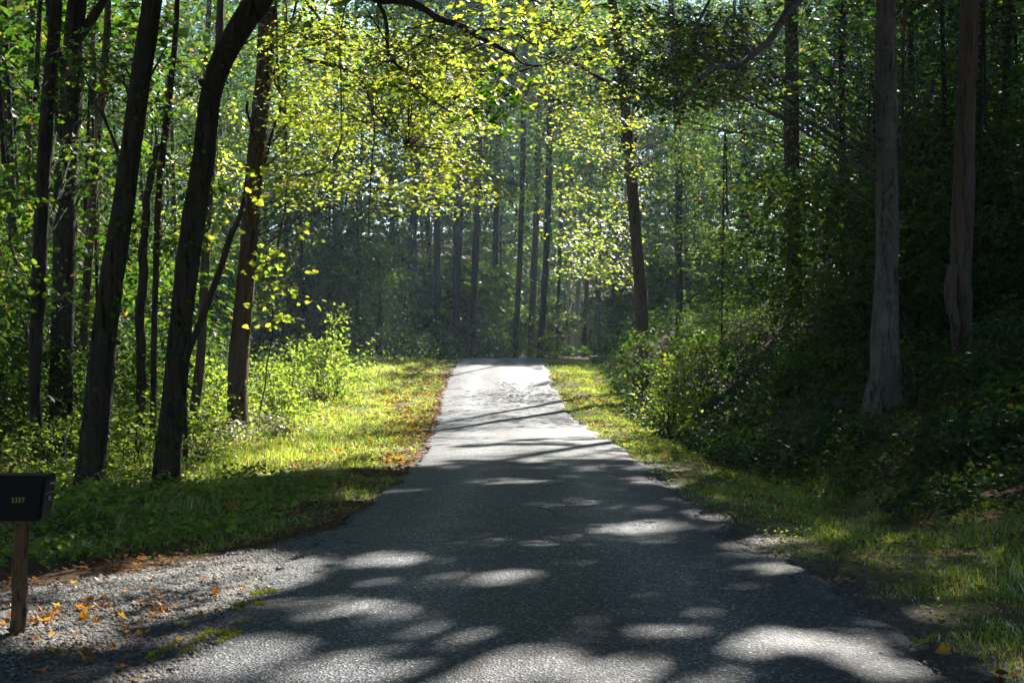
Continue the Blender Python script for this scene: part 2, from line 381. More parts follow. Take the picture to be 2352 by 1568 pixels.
def asphalt_material():
    m, nt, out = newmat('chip_seal_asphalt'); L = nt.links
    tc = N(nt, 'ShaderNodeTexCoord'); o = tc.outputs['Object']
    v = N(nt, 'ShaderNodeTexVoronoi', i_Scale=62.); L.new(o, v.inputs['Vector'])
    v2 = N(nt, 'ShaderNodeTexNoise', i_Scale=24., i_Detail=5., i_Roughness=.7); L.new(o, v2.inputs['Vector'])
    n1 = N(nt, 'ShaderNodeTexNoise', i_Scale=.5, i_Detail=6., i_Roughness=.6); L.new(o, n1.inputs['Vector'])
    mp = N(nt, 'ShaderNodeMapping'); mp.inputs['Scale'].default_value = (3.2, .04, 1); L.new(o, mp.inputs[0])
    n2 = N(nt, 'ShaderNodeTexNoise', i_Scale=1., i_Detail=5., i_Roughness=.65); L.new(mp.outputs[0], n2.inputs['Vector'])
    chips = ramp(nt, v.outputs['Color'], [(0, (.007, .009, .013)), (.5, (.020, .024, .033)), (.72, (.056, .062, .074)), (.88, (.17, .175, .185)), (1, (.42, .42, .42))])
    big = N(nt, 'ShaderNodeMath', operation='ADD'); L.new(n1.outputs[0], big.inputs[0]); L.new(n2.outputs[0], big.inputs[1])
    bigc = ramp(nt, big.outputs[0], [(.35, (.65,) * 3), (.5, (1,) * 3), (.65, (1.25,) * 3)])
    mixc = N(nt, 'ShaderNodeMix', data_type='RGBA', blend_type='MULTIPLY'); mixc.inputs[0].default_value = 1
    L.new(chips, mixc.inputs[6]); L.new(bigc, mixc.inputs[7])
    b = N(nt, 'ShaderNodeBsdfPrincipled'); L.new(mixc.outputs[2], b.inputs['Base Color'])
    at = N(nt, 'ShaderNodeVertexColor', layer_name='tracks'); sp_ = N(nt, 'ShaderNodeSeparateColor'); L.new(at.outputs[0], sp_.inputs[0])
    rr = N(nt, 'ShaderNodeMath', operation='MULTIPLY_ADD'); L.new(sp_.outputs[0], rr.inputs[0]); rr.inputs[1].default_value = -.12
    rb = ramp(nt, big.outputs[0], [(.35, (.50,) * 3), (.65, (.62,) * 3)]); L.new(rb, rr.inputs[2]); L.new(rr.outputs[0], b.inputs['Roughness'])
    nc = N(nt, 'ShaderNodeTexNoise', i_Scale=1.8, i_Detail=5.); L.new(o, nc.inputs['Vector'])
    wv = N(nt, 'ShaderNodeMix', data_type='VECTOR'); wv.inputs[0].default_value = .35; L.new(o, wv.inputs[4]); L.new(nc.outputs['Color'], wv.inputs[5])
    vc = N(nt, 'ShaderNodeTexVoronoi', feature='DISTANCE_TO_EDGE', i_Scale=.55); L.new(wv.outputs[1], vc.inputs['Vector'])
    ck = ramp(nt, vc.outputs[0], [(0, (1,) * 3), (.006, (1,) * 3), (.014, (0,) * 3)]); cm = ramp(nt, n1.outputs[0], [(.50, (0,) * 3), (.58, (1,) * 3)])
    ckm = N(nt, 'ShaderNodeMath', operation='MULTIPLY'); L.new(ck, ckm.inputs[0]); L.new(cm, ckm.inputs[1])
    trk = N(nt, 'ShaderNodeMix', data_type='RGBA', blend_type='MULTIPLY'); L.new(sp_.outputs[0], trk.inputs[0]); L.new(mixc.outputs[2], trk.inputs[6]); trk.inputs[7].default_value = (1.9, 1.9, 1.9, 1)
    ckc = N(nt, 'ShaderNodeMix', data_type='RGBA'); L.new(ckm.outputs[0], ckc.inputs[0]); L.new(trk.outputs[2], ckc.inputs[6]); ckc.inputs[7].default_value = (.006, .006, .006, 1)
    L.new(ckc.outputs[2], b.inputs['Base Color'])
    b.inputs['Specular IOR Level'].default_value = .28
    hs = N(nt, 'ShaderNodeMath', operation='MULTIPLY_ADD'); L.new(v2.outputs[0], hs.inputs[0]); hs.inputs[1].default_value = 1.4; L.new(v.outputs['Distance'], hs.inputs[2])
    bp = N(nt, 'ShaderNodeBump', i_Strength=1., i_Distance=.012); L.new(hs.outputs[0], bp.inputs['Height']); L.new(bp.outputs[0], b.inputs['Normal'])
    L.new(b.outputs[0], out.inputs[0]); return m
def gravel_material(name, dark=1.):
    m, nt, out = newmat(name); L = nt.links
    tc = N(nt, 'ShaderNodeTexCoord'); o = tc.outputs['Object']
    g = N(nt, 'ShaderNodeNewGeometry')
    v = N(nt, 'ShaderNodeTexVoronoi', i_Scale=45.); L.new(o, v.inputs['Vector'])
    src = g.outputs['Random Per Island'] if name == 'gravel_stone' else v.outputs['Color']
    c = ramp(nt, src, [(0, tuple(dark * q for q in (.09, .08, .068))), (.5, tuple(dark * q for q in (.19, .178, .158))), (.85, tuple(dark * q for q in (.30, .285, .26))), (1, tuple(dark * q for q in (.40, .38, .35)))])
    b = N(nt, 'ShaderNodeBsdfPrincipled'); L.new(c, b.inputs['Base Color']); b.inputs['Roughness'].default_value = .7
    b.inputs['Specular IOR Level'].default_value = .4
    bp = N(nt, 'ShaderNodeBump', i_Strength=.8, i_Distance=.02); L.new(v.outputs['Distance'], bp.inputs['Height'])
    if name != 'gravel_stone': L.new(bp.outputs[0], b.inputs['Normal'])
    L.new(b.outputs[0], out.inputs[0]); return m
def plain(name, c, rough=.5, metal=0., spec=.5, noise_amt=.25, scale=30.):
    # painted or plain surfaces
    m, nt, out = newmat(name); L = nt.links
    tc = N(nt, 'ShaderNodeTexCoord')
    n1 = N(nt, 'ShaderNodeTexNoise', i_Scale=scale, i_Detail=5., i_Roughness=.6); L.new(tc.outputs['Object'], n1.inputs['Vector'])
    col = ramp(nt, n1.outputs[0], [(.3, tuple(q * (1 - noise_amt) for q in c)), (.7, tuple(min(1, q * (1 + noise_amt)) for q in c))])
    b = N(nt, 'ShaderNodeBsdfPrincipled'); L.new(col, b.inputs['Base Color'])
    b.inputs['Roughness'].default_value = rough; b.inputs['Metallic'].default_value = metal; b.inputs['Specular IOR Level'].default_value = spec
    L.new(b.outputs[0], out.inputs[0]); return m
M['ground'] = ground_material(); M['asphalt'] = asphalt_material()
M['gravel'] = gravel_material('gravel_bed', .42); M['stone'] = gravel_material('gravel_stone', .48)
M['black'] = plain('black_enamel', (.005, .005, .005), .5, spec=.12)
M['steel'] = plain('worn_steel', (.35, .35, .36), .4, .9)
M['gold'] = plain('brass_numerals', (.26, .18, .04), .5, .2)
M['grey_stem'] = plain('dry_grey_stem', (.22, .20, .19), .8)

# ------------------------------------------------------------------ ground, road, driveway
def gridlines(spec):
    out = []
    for a, b, s in spec: out.append(np.arange(a, b, s))
    return np.concatenate(out + [[spec[-1][1]]])
gx = gridlines([(-240, -60, 20), (-60, -16, 2.), (-16, -7, .5), (-7, 7, .2), (7, 16, .5), (16, 60, 2.), (60, 240, 20)])
gy = gridlines([(-60, 0, 6.), (0, 5, .5), (5, 30, .2), (30, 70, .4), (70, 120, 2.), (120, 330, 10)])
GX, GY = np.meshgrid(gx, gy)
GZ = ground_z(GX, GY)
nx, ny = len(gx), len(gy)
i = np.arange(ny - 1)[:, None] * nx; j = np.arange(nx - 1)[None]
gf = np.stack([i + j, i + j + 1, i + j + 1 + nx, i + j + nx], -1).reshape(-1, 4)
g_ob = mesh('ground', np.stack([GX, GY, GZ], -1).reshape(-1, 3), gf, M['ground'], smooth=True, kind='structure')
wl_, wr_ = GX - road_l(GY), GX - road_r(GY)
grassy = np.maximum(sbox(wl_, -4.5, 0, .8) * sst(13, 16, GY), sbox(wr_, 0, 3.2, .6)) * (GY < 75)
dirt = sbox(wr_ + .35 * (fbm(GX * 1.5, GY * 1.5) - .5), -.6, .38, .22) * (1 - sst(14, 24, GY)) + .8 * sbox(wl_, -.3, .2, .12) * sst(14, 16, GY)
wts = np.zeros((nx * ny, 4), np.float32); wts[:, 0] = grassy.ravel(); wts[:, 1] = np.clip(dirt, 0, 1).ravel(); wts[:, 3] = 1
ca = g_ob.data.color_attributes.new('weights', 'FLOAT_COLOR', 'POINT'); ca.data.foreach_set('color', wts.ravel())

ry = gridlines([(-25, 4, 1.), (4, 20, .06), (20, 70, .2), (70, 105, 1.)])
lft = road_l(ry) + .14 * (fbm(ry * 1.3, ry * 0 + 3) - .5) * 2 + .05 * (noise(ry * 7, ry * 0) - .5) * 2
rgt = road_r(ry) + .22 * (fbm(ry * 1.1, ry * 0 + 23) - .5) * 2 + .07 * (noise(ry * 6, ry * 0 + 9) - .5) * 2
tt = np.concatenate([[0, .004, .012, .03], np.linspace(.07, .93, 25), [.97, .988, .996, 1]])
prof = np.interp(tt, [0, .004, .012, .03, .5, .97, .988, .996, 1], [-.075, -.02, -.006, 0, .035, 0, -.008, -.022, -.075])
RX = lft[:, None] + (rgt - lft)[:, None] * tt[None]
RY = np.repeat(ry[:, None], len(tt), 1)
RZ = road_z(RY) + .012 + prof[None] + .012 * (fbm(RX * .8, RY * .5) - .5) + .02 * (noise(RX * 2.2 + 5, RY * 1.4) - .5) * (1 - sst(.0, .5, RX - lft[:, None])) * (RY < 16)
i = np.arange(len(ry) - 1)[:, None] * len(tt); j = np.arange(len(tt) - 1)[None]
rf = np.stack([i + j, i + j + 1, i + j + 1 + len(tt), i + j + len(tt)], -1).reshape(-1, 4)
mesh('road', np.stack([RX, RY, RZ], -1).reshape(-1, 3), rf, M['asphalt'], smooth=True, kind='structure')
trk = (np.exp(-((tt - .27) / .085) ** 2) + np.exp(-((tt - .72) / .085) ** 2))[None] * (.55 + .45 * fbm(RX * .6, RY * .12))
tw = np.zeros((RX.size, 4), np.float32); tw[:, 0] = np.clip(trk, 0, 1).ravel(); tw[:, 3] = 1
ta = bpy.data.objects['road'].data.color_attributes.new('tracks', 'FLOAT_COLOR', 'POINT'); ta.data.foreach_set('color', tw.ravel())
def road_top(x, y): return road_z(y) + .012 + np.interp((x - road_l(y)) / (road_r(y) - road_l(y)), [0, .03, .5, .97, 1], [-.01, 0, .035, 0, -.01])

dx = np.concatenate([np.arange(-30, -8, 1.), np.arange(-8, -1.8, .15)]); dv = np.linspace(0, 1, 40)
dfar = drive_far(dx) + .35 * (fbm(dx * 1.2, dx * 0 + 77) - .5) + .12 * (noise(dx * 5, dx * 0) - .5)
dnear = np.interp(dx, [-30, -12, -6, -1.8], [-3.5, 0, 1.5, .5])
DX = np.repeat(dx[:, None], len(dv), 1); DY = dfar[:, None] + (dnear - dfar)[:, None] * dv[None]
DZ = ground_z(DX, DY) + .012 - .05 * (dv[None] < .01) + .02 * (fbm(DX * 1.5, DY * 1.5) - .4)
i = np.arange(len(dx) - 1)[:, None] * len(dv); j = np.arange(len(dv) - 1)[None]
df_ = np.stack([i + j, i + j + len(dv), i + j + 1 + len(dv), i + j + 1], -1).reshape(-1, 4)
mesh('driveway', np.stack([DX, DY, DZ], -1).reshape(-1, 3), df_, M['gravel'], smooth=True, kind='structure')

def gravel_stones():
    n = 40000
    x = R.uniform(-5.6, -1.45, n); y = R.uniform(6.6, 14.5, n)
    k = (y < drive_far(x) - .05 + .25 * (noise(x * 5, y * 5) - .5)) & (np.abs(x) < .40 * y + .2) & (x < road_l(y) + np.abs(R.normal(0, .14, n))) & (R.random(n) < np.where(y > 10.5, .5, 1.))
    x, y = x[k], y[k]; n = len(x)
    s = R.gamma(2.4, .0032, n) + .004
    s = np.minimum(s, .024)
    base = np.array([(1, 0, 0), (.35, .9, .1), (-.8, .55, 0), (-.7, -.65, .1), (.4, -.85, 0), (.1, .05, .75)])
    f = np.array([(0, 1, 5), (1, 2, 5), (2, 3, 5), (3, 4, 5), (4, 0, 5)])
    a = R.uniform(0, 6.28, n)
    jit = base[None] * R.uniform(.65, 1.3, (n, 6, 3))
    v = np.stack([jit[..., 0] * np.cos(a)[:, None] - jit[..., 1] * np.sin(a)[:, None], jit[..., 0] * np.sin(a)[:, None] + jit[..., 1] * np.cos(a)[:, None], jit[..., 2] * .9], -1) * s[:, None, None]
    z = np.where(x > road_l(y) - .02, road_top(x, y) - .002, ground_z(x, y) + .016 + .02 * (fbm(x * 1.5, y * 1.5) - .4))
    v += np.stack([x, y, z], 1)[:, None]
    o = mesh('gravel', v.reshape(-1, 3), (f[None] + np.arange(n)[:, None, None] * 6).reshape(-1, 3), M['stone'], kind='stuff')
    tag(o, 'loose pale grey gravel covering the driveway beside the mailbox', 'gravel')
gravel_stones()
def shoulder_grit():
    n = 9000
    y = R.uniform(7., 24, n); x = road_r(y) + R.normal(.12, .22, n)
    s = np.minimum(R.gamma(2.6, .0032, n) + .003, .026); a = R.uniform(0, 6.28, n)
    base = np.array([(1, 0, 0), (.35, .9, .1), (-.8, .55, 0), (-.7, -.65, .1), (.4, -.85, 0), (.1, .05, .7)]); f = np.array([(0, 1, 5), (1, 2, 5), (2, 3, 5), (3, 4, 5), (4, 0, 5)])
    j = base[None] * R.uniform(.65, 1.3, (n, 6, 3))
    v = np.stack([j[..., 0] * np.cos(a)[:, None] - j[..., 1] * np.sin(a)[:, None], j[..., 0] * np.sin(a)[:, None] + j[..., 1] * np.cos(a)[:, None], j[..., 2] * .9], -1) * s[:, None, None]
    z = np.maximum(ground_z(x, y) + .002, np.where(x < road_r(y) - .1, road_z(y) + .008, -9))
    v += np.stack([x, y, z], 1)[:, None]
    tag(mesh('grit', v.reshape(-1, 3), (f[None] + np.arange(n)[:, None, None] * 6).reshape(-1, 3), M['stone'], kind='stuff'), 'loose stone grit along the right asphalt edge', 'grit')
shoulder_grit()

# ------------------------------------------------------------------ trees
def frust(px0, px1, py0, py1, d0, d1, n, clump=.45, scale=.35, seed=0):
    """spray centres in the part of space seen between these pixels and distances, in clumps"""
    out = np.zeros((0, 3)); tries = 0
    while len(out) < n and tries < 12:
        q = R.random((n * 3, 3)); d = d0 + (d1 - d0) * q[:, 2]
        p = np.stack([(px0 + (px1 - px0) * q[:, 0] - CXP) / FPX * d, d, CAMH - (py0 + (py1 - py0) * q[:, 1] - HOR) / FPX * d], 1)
        w = fbm(p[:, 0] * scale * 2 + seed, p[:, 2] * scale * 3 + p[:, 1] * .21 + seed)
        e = np.minimum.reduce([q[:, 0], 1 - q[:, 0], q[:, 1], 1 - q[:, 1]])
        out = np.concatenate([out, p[(w > clump - .0) & (R.random(len(p)) < .25 + e * 6) & (p[:, 2] > ground_z(p[:, 0], p[:, 1]) + .1)]])
        tries += 1
    return out[:n]
def ball(c, r, n):
    q = R.normal(0, 1, (n, 3)); q /= np.linalg.norm(q, axis=1)[:, None]
    return np.asarray(c) + q * (R.random(n) ** .4)[:, None] * np.asarray(r)

def branch_mesh(bag, line, C, rmax, minr=.006, sides=4, frac=1., lmax=5.):
    """a branch from the trunk line up to each spray centre"""
    line = np.asarray(line)
    for c in C:
        if frac < 1 and R.random() > frac: continue
        hd = np.linalg.norm(line[:, :2] - c[:2], axis=1)
        want = c[2] - .45 * hd
        i = int(np.argmin(np.abs(line[:, 2] - want) * .6 + .6 * hd)); s = line[i]
        L = np.linalg.norm(c - s)
        if L < .15 or L > lmax: continue
        m = (s + c) / 2 + R.normal(0, .06, 3) * L + np.array([0, 0, .08 * L])
        m2 = (m + c) / 2 + R.normal(0, .05, 3) * L
        r = min(rmax, minr + .0028 * L)
        tube(bag, [s, m, m2, c], [r, r * .7, r * .45, minr * .5], sides, cap=False)

def make_tree(name, label, cat, line, rad, mat, groups, limbs=(), group=None, sides=14, flare=1.35, rough=.10, step=.16, high=None, bfrac=.6, extra=None):
    """line: trunk polyline from the ground up. groups: list of (centres, radius, leaves each, leaf size, shape, material, tilt)"""
    line = np.asarray(line, float); rad = np.asarray(rad, float)
    b = line[0].copy(); b[2] = float(ground_z(b[0], b[1]))
    t = thing(name, label, cat, b, group)
    pts, rr = resample(line, rad, step)
    h = pts[:, 2] - b[2]
    rr = rr * (1 + (flare - 1) * np.exp(-np.maximum(h, 0) / .42))
    bag = Bag(); tube(bag, pts, rr, sides, rough, R.uniform(0, 90))
    tr = bag.build('trunk', M[mat], t, smooth=True)
    if extra: extra(t, pts, rr, mat)
    full = pts
    for lp, lr in limbs:
        lpts, lrr = resample(lp, lr, .12)
        lpts = lpts + np.stack([noise(np.arange(len(lpts)) * .35, np.full(len(lpts), R.uniform(0, 99))) - .5 for _ in range(3)], 1) * .06
        lb = Bag(); tube(lb, lpts, lrr, 7, .12, R.uniform(0, 90)); lb.build('limb', M[mat], t, smooth=True)
        full = np.concatenate([full, lpts])
    by = {}
    bb = Bag()
    for C, r, k, s, shape, lm, tilt in groups:
        if len(C) == 0: continue
        bag = by.setdefault(lm, Bag())
        spray_leaves(bag, C, r, k, s, shape, tilt, soft=0. if (s >= .2 or shape == 'diamond') else .6)
        branch_mesh(bb, full[h.argmin():], C, float(rad.mean()) * .5, frac=bfrac)
        if shape != 'diamond':
            for c in C:
                for _ in range(4):
                    a = R.uniform(0, 6.28); e = c + np.array([math.cos(a), math.sin(a), R.uniform(-.3, .1)]) * r * R.uniform(.6, 1.)
                    tube(bb, [c, (c + e) / 2 + R.normal(0, .03, 3), e], [.007, .005, .003], 3, cap=False)
    for lm, bag in by.items():
        if bag.n: bag.build('crown', M[lm], t)
    if bb.n: bb.build('branches', M[mat], t, kind='stuff')
    return t
def pxline(pts, d, dtop=None):
    """pts: (px, py) from the ground up"""
    n = len(pts); dd = np.linspace(d, d if dtop is None else dtop, n)
    return np.array([P(x, y, q) for (x, y), q in zip(pts, dd)])
def rooted(line, sink=.25):
    line = np.asarray(line, float); gz = float(ground_z(line[0, 0], line[0, 1]))
    if line[0, 2] > gz - sink:
        d = line[1] - line[0]; x = line[0] - d / max(d[2], .2) * 0
        line = np.concatenate([[np.array([x[0], x[1], gz - sink])], line])
    else: line[0, 2] = gz - sink
    return line
def W(w, d): return w / FPX * d * .5
def extend(line, top, dx=0., dy=0.):
    e = line[-1].copy()
    return np.concatenate([line, [np.array([e[0] + dx * .5, e[1] + dy * .5, (e[2] + top) / 2]), np.array([e[0] + dx, e[1] + dy, top])]])
def highcrown(c, r, n, size=.32, k=26, lm='leaf'):
    return (ball(c, r, int(n * 1.5)), .8, int(k * 1.6), size, 'diamond', lm, .6)

def tree_px(name, label, pts, ws, d, mat, groups=(), top=18, dtop=None, dx=0., dy=0., rtop=.07, hc=None, limbs=(), group=None, **kw):
    line = pxline(pts, d, dtop); rad = [W(w, d) for w in ws]
    n0 = len(line)
    line = rooted(line); rad = [rad[0]] * (len(line) - n0) + rad
    if top and top > line[-1, 2] + .5:
        line = extend(line, top, dx, dy); rad = rad + [(rad[-1] + rtop) / 2, rtop]
    gl = list(groups)
    if hc:
        for h in hc:
            off, r, n = h[:3]; gl.append(highcrown(line[-1] + np.array(off), r, n, *h[3:]))
    lm = [(np.array([P(x, y, q) for x, y, q in lp]), lr) for lp, lr in limbs]
    return make_tree(name, label, 'tree', line, rad, mat, gl, lm, group, **kw)
S2 = 1 / 1.0204          # a few limbs were measured at 2400 px width
def sp(*a): return [(x * S2, y * S2, d) for x, y, d in a]

def stubs_and_ivy(n_stub, n_ivy, lm='leaf', zr=(0., 6.)):
    def f(t, pts, rr, mat):
        for _ in range(n_stub):
            i = R.integers(int(len(pts) * .12), int(len(pts) * .5)); a = R.uniform(-2.6, -.5)
            d = np.array([math.cos(a), math.sin(a), R.uniform(.2, .6)]); d /= np.linalg.norm(d)
            L = R.uniform(.06, .22); r0 = rr[i] * R.uniform(.18, .3); p0 = pts[i] + d * rr[i] * .8
            b = Bag(); tube(b, [p0, p0 + d * L * .3, p0 + d * L + [0, 0, .02]], [r0 * 1.7, r0, r0 * .7], 8, .2, R.uniform(0, 9)); b.build('stub', M[mat], t, smooth=True)
        if n_ivy:
            k = (pts[:, 2] > zr[0]) & (pts[:, 2] < zr[1]); ii = R.choice(np.nonzero(k)[0], n_ivy); a = R.uniform(-3.3, .2, n_ivy)
            dv = np.stack([np.cos(a), np.sin(a), 0 * a], 1); ok = fbm(pts[ii, 2] * 1.5 + 3, a * 1.2) > .42
            pos = (pts[ii] + dv * (rr[ii] * 1.03)[:, None] + R.normal(0, .03, (n_ivy, 3)))[ok]; dv = dv[ok]; aa = a[ok]
            b = Bag(); leaves(b, pos, dv + rand_nrm(len(pos), .5) * .6, aa + R.normal(0, .6, len(pos)), R.uniform(.05, .10, len(pos)), 'heart'); b.build('climbing_leaves', M[lm], t)
    return f
# --- left foreground
tree_px('leaning_tree', 'thick dark straight trunk leaning right, nearest the mailbox', [(208, 1130), (228, 900), (248, 700), (280, 500), (313, 250), (350, 0)], [58, 60, 56, 52, 46, 45], 18.9, 'bark',
        [(frust(60, 460, 0, 260, 19.5, 25, 22, .4), .5, 30, .085, 'heart', 'leaf', .7)], top=17, dx=1.2, extra=stubs_and_ivy(3, 170), hc=[((3, 1, -1), (6, 6, 3), 190)])
tree_px('curved_tree', 'dark trunk curving sharply right near the top of the picture', [(380, 1128), (402, 900), (421, 700), (439, 550), (462, 400), (474, 300), (486, 210), (506, 145), (545, 75), (595, 0), (640, -70)],
        [54, 54, 52, 52, 50, 49, 50, 54, 56, 60, 56], 19.2, 'bark',
        [(frust(640, 900, -40, 120, 18, 22, 12, .35), .5, 26, .085, 'maple', 'maple', .6),
         (frust(880, 1420, -40, 230, 16.5, 20, 52, .48, .6), .45, 28, .08, 'maple', 'maple', .55),
         (frust(1100, 1165, 150, 270, 15.5, 16.5, 7, .1), .28, 18, .10, 'maple', 'leaf', .8)], top=16, dx=3.4, dy=2.5, rtop=.09, extra=stubs_and_ivy(3, 150),
        hc=[((0.5, 1, 0), (5.5, 6, 2.5), 190)],
        limbs=[([(660, -120, 19)] + sp((780, -40, 18.6), (906, -2, 18.2), (983, 19, 18), (1032, 46, 17.8), (1097, 69, 17.5), (1136, 92, 17.3), (1197, 126, 17), (1231, 153, 16.8), (1266, 153, 16.7)), [.08, .068, .055, .05, .044, .038, .03, .022, .014, .007]),
               (sp((1097, 69, 17.5), (1185, 67, 17.2), (1258, 105, 17), (1310, 86, 16.8)), [.022, .018, .012, .005]),
               (sp((887, -10, 19), (902, 61, 19), (925, 149, 19), (956, 180, 19), (967, 203, 19), (1021, 245, 19), (1086, 276, 19)), [.03, .026, .022, .018, .016, .012, .006])])
tree_px('furrowed_tree', 'brown trunk with dark furrow standing in pale weeds by sunlit verge', [(546, 1000), (550, 800), (569, 600), (584, 400), (605, 200), (618, 0)], [44, 43, 42, 42, 40, 38], 32, 'bark_warm',
        [(frust(600, 1110, 40, 300, 26, 35, 210, .47, .5), .48, 46, .085, 'maple', 'maple', .36),
         (frust(610, 1130, 250, 480, 27, 35, 170, .49, .55), .46, 46, .085, 'maple', 'maple', .36),
         (frust(595, 700, 520, 760, 29, 31.5, 16, .3), .42, 18, .13, 'heart', 'maple', .7),
         (frust(640, 780, -60, 120, 28, 36, 40, .4), .48, 42, .085, 'maple', 'maple', .36)], top=19, dx=1.5, extra=stubs_and_ivy(4, 60, 'weed', (0, 2.)), hc=[((1, 0, -1), (6, 6, 3), 190)],
        bfrac=.3, limbs=[(sp((640, 105, 32), (703, 132, 31.5), (753, 149, 31), (826, 168, 31), (860, 210, 30.5), (876, 268, 30.5), (906, 298, 30), (956, 344, 30)), [.055, .05, .044, .036, .03, .025, .018, .008]),
               (sp((635, -20, 32), (726, 15, 31), (753, 50, 31), (803, 92, 30.5), (845, 126, 30)), [.05, .04, .035, .025, .01])])
tree_px('forked_tree', 'stout dark trunk at far left with a branch forking right', [(140, 1000), (144, 700), (153, 400), (165, 200), (172, 60), (178, -40)], [52, 51, 52, 50, 44, 40], 27, 'bark',
        [(frust(40, 340, -30, 420, 24, 30, 40, .45), .55, 34, .09, 'maple', 'leaf', .6)], top=18, hc=[((0, 0, -1), (4.5, 5, 3), 110)],
        limbs=[([(172, 110, 27), (200, 60, 27), (222, 30, 27), (245, -15, 27), (260, -80, 27)], [.11, .10, .085, .08, .07]), ([(172, 230, 27), (140, 140, 27), (118, 60, 27), (110, -20, 27)], [.08, .08, .075, .07])])
tree_px('slanting_tree', 'dark slender trunk left of the forked tree behind the mailbox', [(92, 1085), (80, 900), (88, 700), (100, 400), (112, 200), (128, 0)], [24, 27, 34, 34, 30, 28], 21.5, 'bark',
        [(frust(-40, 230, 300, 720, 20, 26, 30, .45), .5, 28, .085, 'heart', 'leaf', .7)], top=15, hc=[((0, 0, -1), (4, 4, 2.5), 80)])
tree_px('slender_tree', 'slim leaning trunk between forked tree and thick leaning trunk', [(185, 960), (196, 700), (210, 500), (226, 300), (241, 150), (248, 0)], [20, 20, 20, 18, 18, 16], 33, 'bark_warm',
        [(frust(160, 420, 0, 500, 30, 37, 36, .45), .6, 20, .12, 'maple', 'leaf', .6)], top=17, hc=[((0, 0, -1), (3.5, 4, 3), 60)])
tree_px('twin_stem_tree', 'thin twin stems rising between the two big dark trunks', [(352, 1050), (356, 700), (369, 400), (392, 200), (407, 0)], [15, 14, 16, 15, 12], 27, 'bark',
        [(frust(300, 500, 100, 700, 25, 30, 40, .47), .5, 30, .09, 'heart', 'leaf', .65)], top=14, rtop=.04, hc=[((0, 0, -1), (3, 3, 3), 40)],
        limbs=[([(322, 1040, 27), (324, 800, 27), (326, 650, 27), (335, 500, 27), (352, 380, 27), (366, 330, 27)], [.10, .095, .09, .08, .07, .06])])
tree_px('pale_tree', 'straight paler trunk half hidden behind the curved tree', [(445, 1000), (462, 800), (472, 600), (484, 400), (497, 200), (506, 0)], [22, 20, 19, 18, 18, 16], 31, 'bark_smooth',
        [(frust(400, 560, 100, 520, 33, 38, 36, .45), .6, 34, .10, 'maple', 'maple', .6)], top=17, hc=[((0, 1, -1), (3.5, 4, 3), 60)])
tree_px('bent_sapling', 'thin dark crooked sapling slanting between curved and furrowed trunks', [(425, 1000), (432, 810), (462, 735), (490, 660), (512, 600), (530, 540), (548, 505), (562, 450)], [10, 15, 16, 16, 14, 14, 12, 8], 23, 'vine',
        [(frust(440, 620, 380, 560, 22, 24, 8, .3), .4, 14, .12, 'heart', 'maple', .7)], top=0, rough=.15)
tree_px('edge_tree', 'dim trunk at the extreme left edge behind other trees', [(38, 900), (32, 600), (20, 300), (10, 0)], [22, 22, 20, 18], 36, 'bark',
        [(frust(-80, 180, 0, 600, 32, 40, 50, .42), .65, 20, .13, 'diamond', 'leaf', .6)], top=18, hc=[((0, 0, -1), (4, 5, 3), 80)])
tree_px('edge_pole_tree', 'narrow pole-like trunk beside the dim left edge trunk', [(52, 940), (58, 600), (66, 300), (76, 0)], [14, 14, 15, 13], 38, 'bark_warm', [], top=16, hc=[((0, 0, -1), (3.5, 4, 3), 60)])

# --- right side
tree_px('lichen_tree', 'big straight grey trunk with pale lichen on the right bank', [(2036, 945), (2034, 850), (2034, 750), (2035, 600), (2035, 300), (2036, 0)], [72, 63, 60, 54, 50, 47], 25, 'bark_lichen',
        [(frust(1380, 1860, -20, 260, 20.8, 26, 80, .42, .5), .52, 34, .085, 'maple', 'leaf', .45),
         (frust(1500, 1760, 30, 240, 20.6, 24, 34, .3), .48, 34, .085, 'maple', 'maple', .45)], top=20, hc=[((-1, 0, -2), (5, 6, 3.5), 170)], flare=1.75, rough=.16, extra=stubs_and_ivy(4, 0),
        limbs=[([(2036, -200, 25), (1960, -70, 23)] + sp((1862, 8, 21.5), (1808, 80, 21), (1774, 119, 20.8), (1736, 149, 20.6), (1667, 166, 20.3), (1621, 199, 20), (1571, 245, 20), (1530, 262, 20)), [.12, .085, .06, .052, .046, .042, .034, .026, .018, .008]),
               (sp((1667, 166, 20.3), (1652, 126, 20.3), (1640, 61, 20.3), (1659, 8, 20.3), (1690, -60, 20.3)), [.03, .028, .024, .02, .015]),
               (sp((1571, 245, 20), (1540, 232, 20), (1495, 209, 20)), [.016, .012, .005])])
def cleft_shade(t, pts, rr, mat):
    p, q = resample(np.array([P(2201, 640, 26.72), P(2203, 690, 26.70), P(2207, 750, 26.74), P(2215, 830, 26.82)]), [.02, .06, .05, .02], .05)
    b = Bag(); tube(b, p, q, 8, .3, 3.); b.build('hollow', M['vine'], t, smooth=True)  # solid dark strip standing for the shade inside the split
tree_px('hollow_tree', 'smooth brown trunk with split hollow base at far right', [(2222, 870), (2216, 790), (2208, 690), (2206, 640), (2210, 550), (2214, 400), (2221, 200), (2227, 0)], [22, 30, 50, 50, 50, 46, 44, 42], 27, 'bark_smooth',
        [], top=19, hc=[((0, 0, -2), (5, 6, 3.5), 150)], flare=1.0,
        limbs=[([(2190, 610, 26.75), (2184, 660, 26.72), (2188, 720, 26.74), (2198, 780, 26.8), (2212, 850, 26.9)], [.09, .12, .10, .085, .07])], extra=cleft_shade)
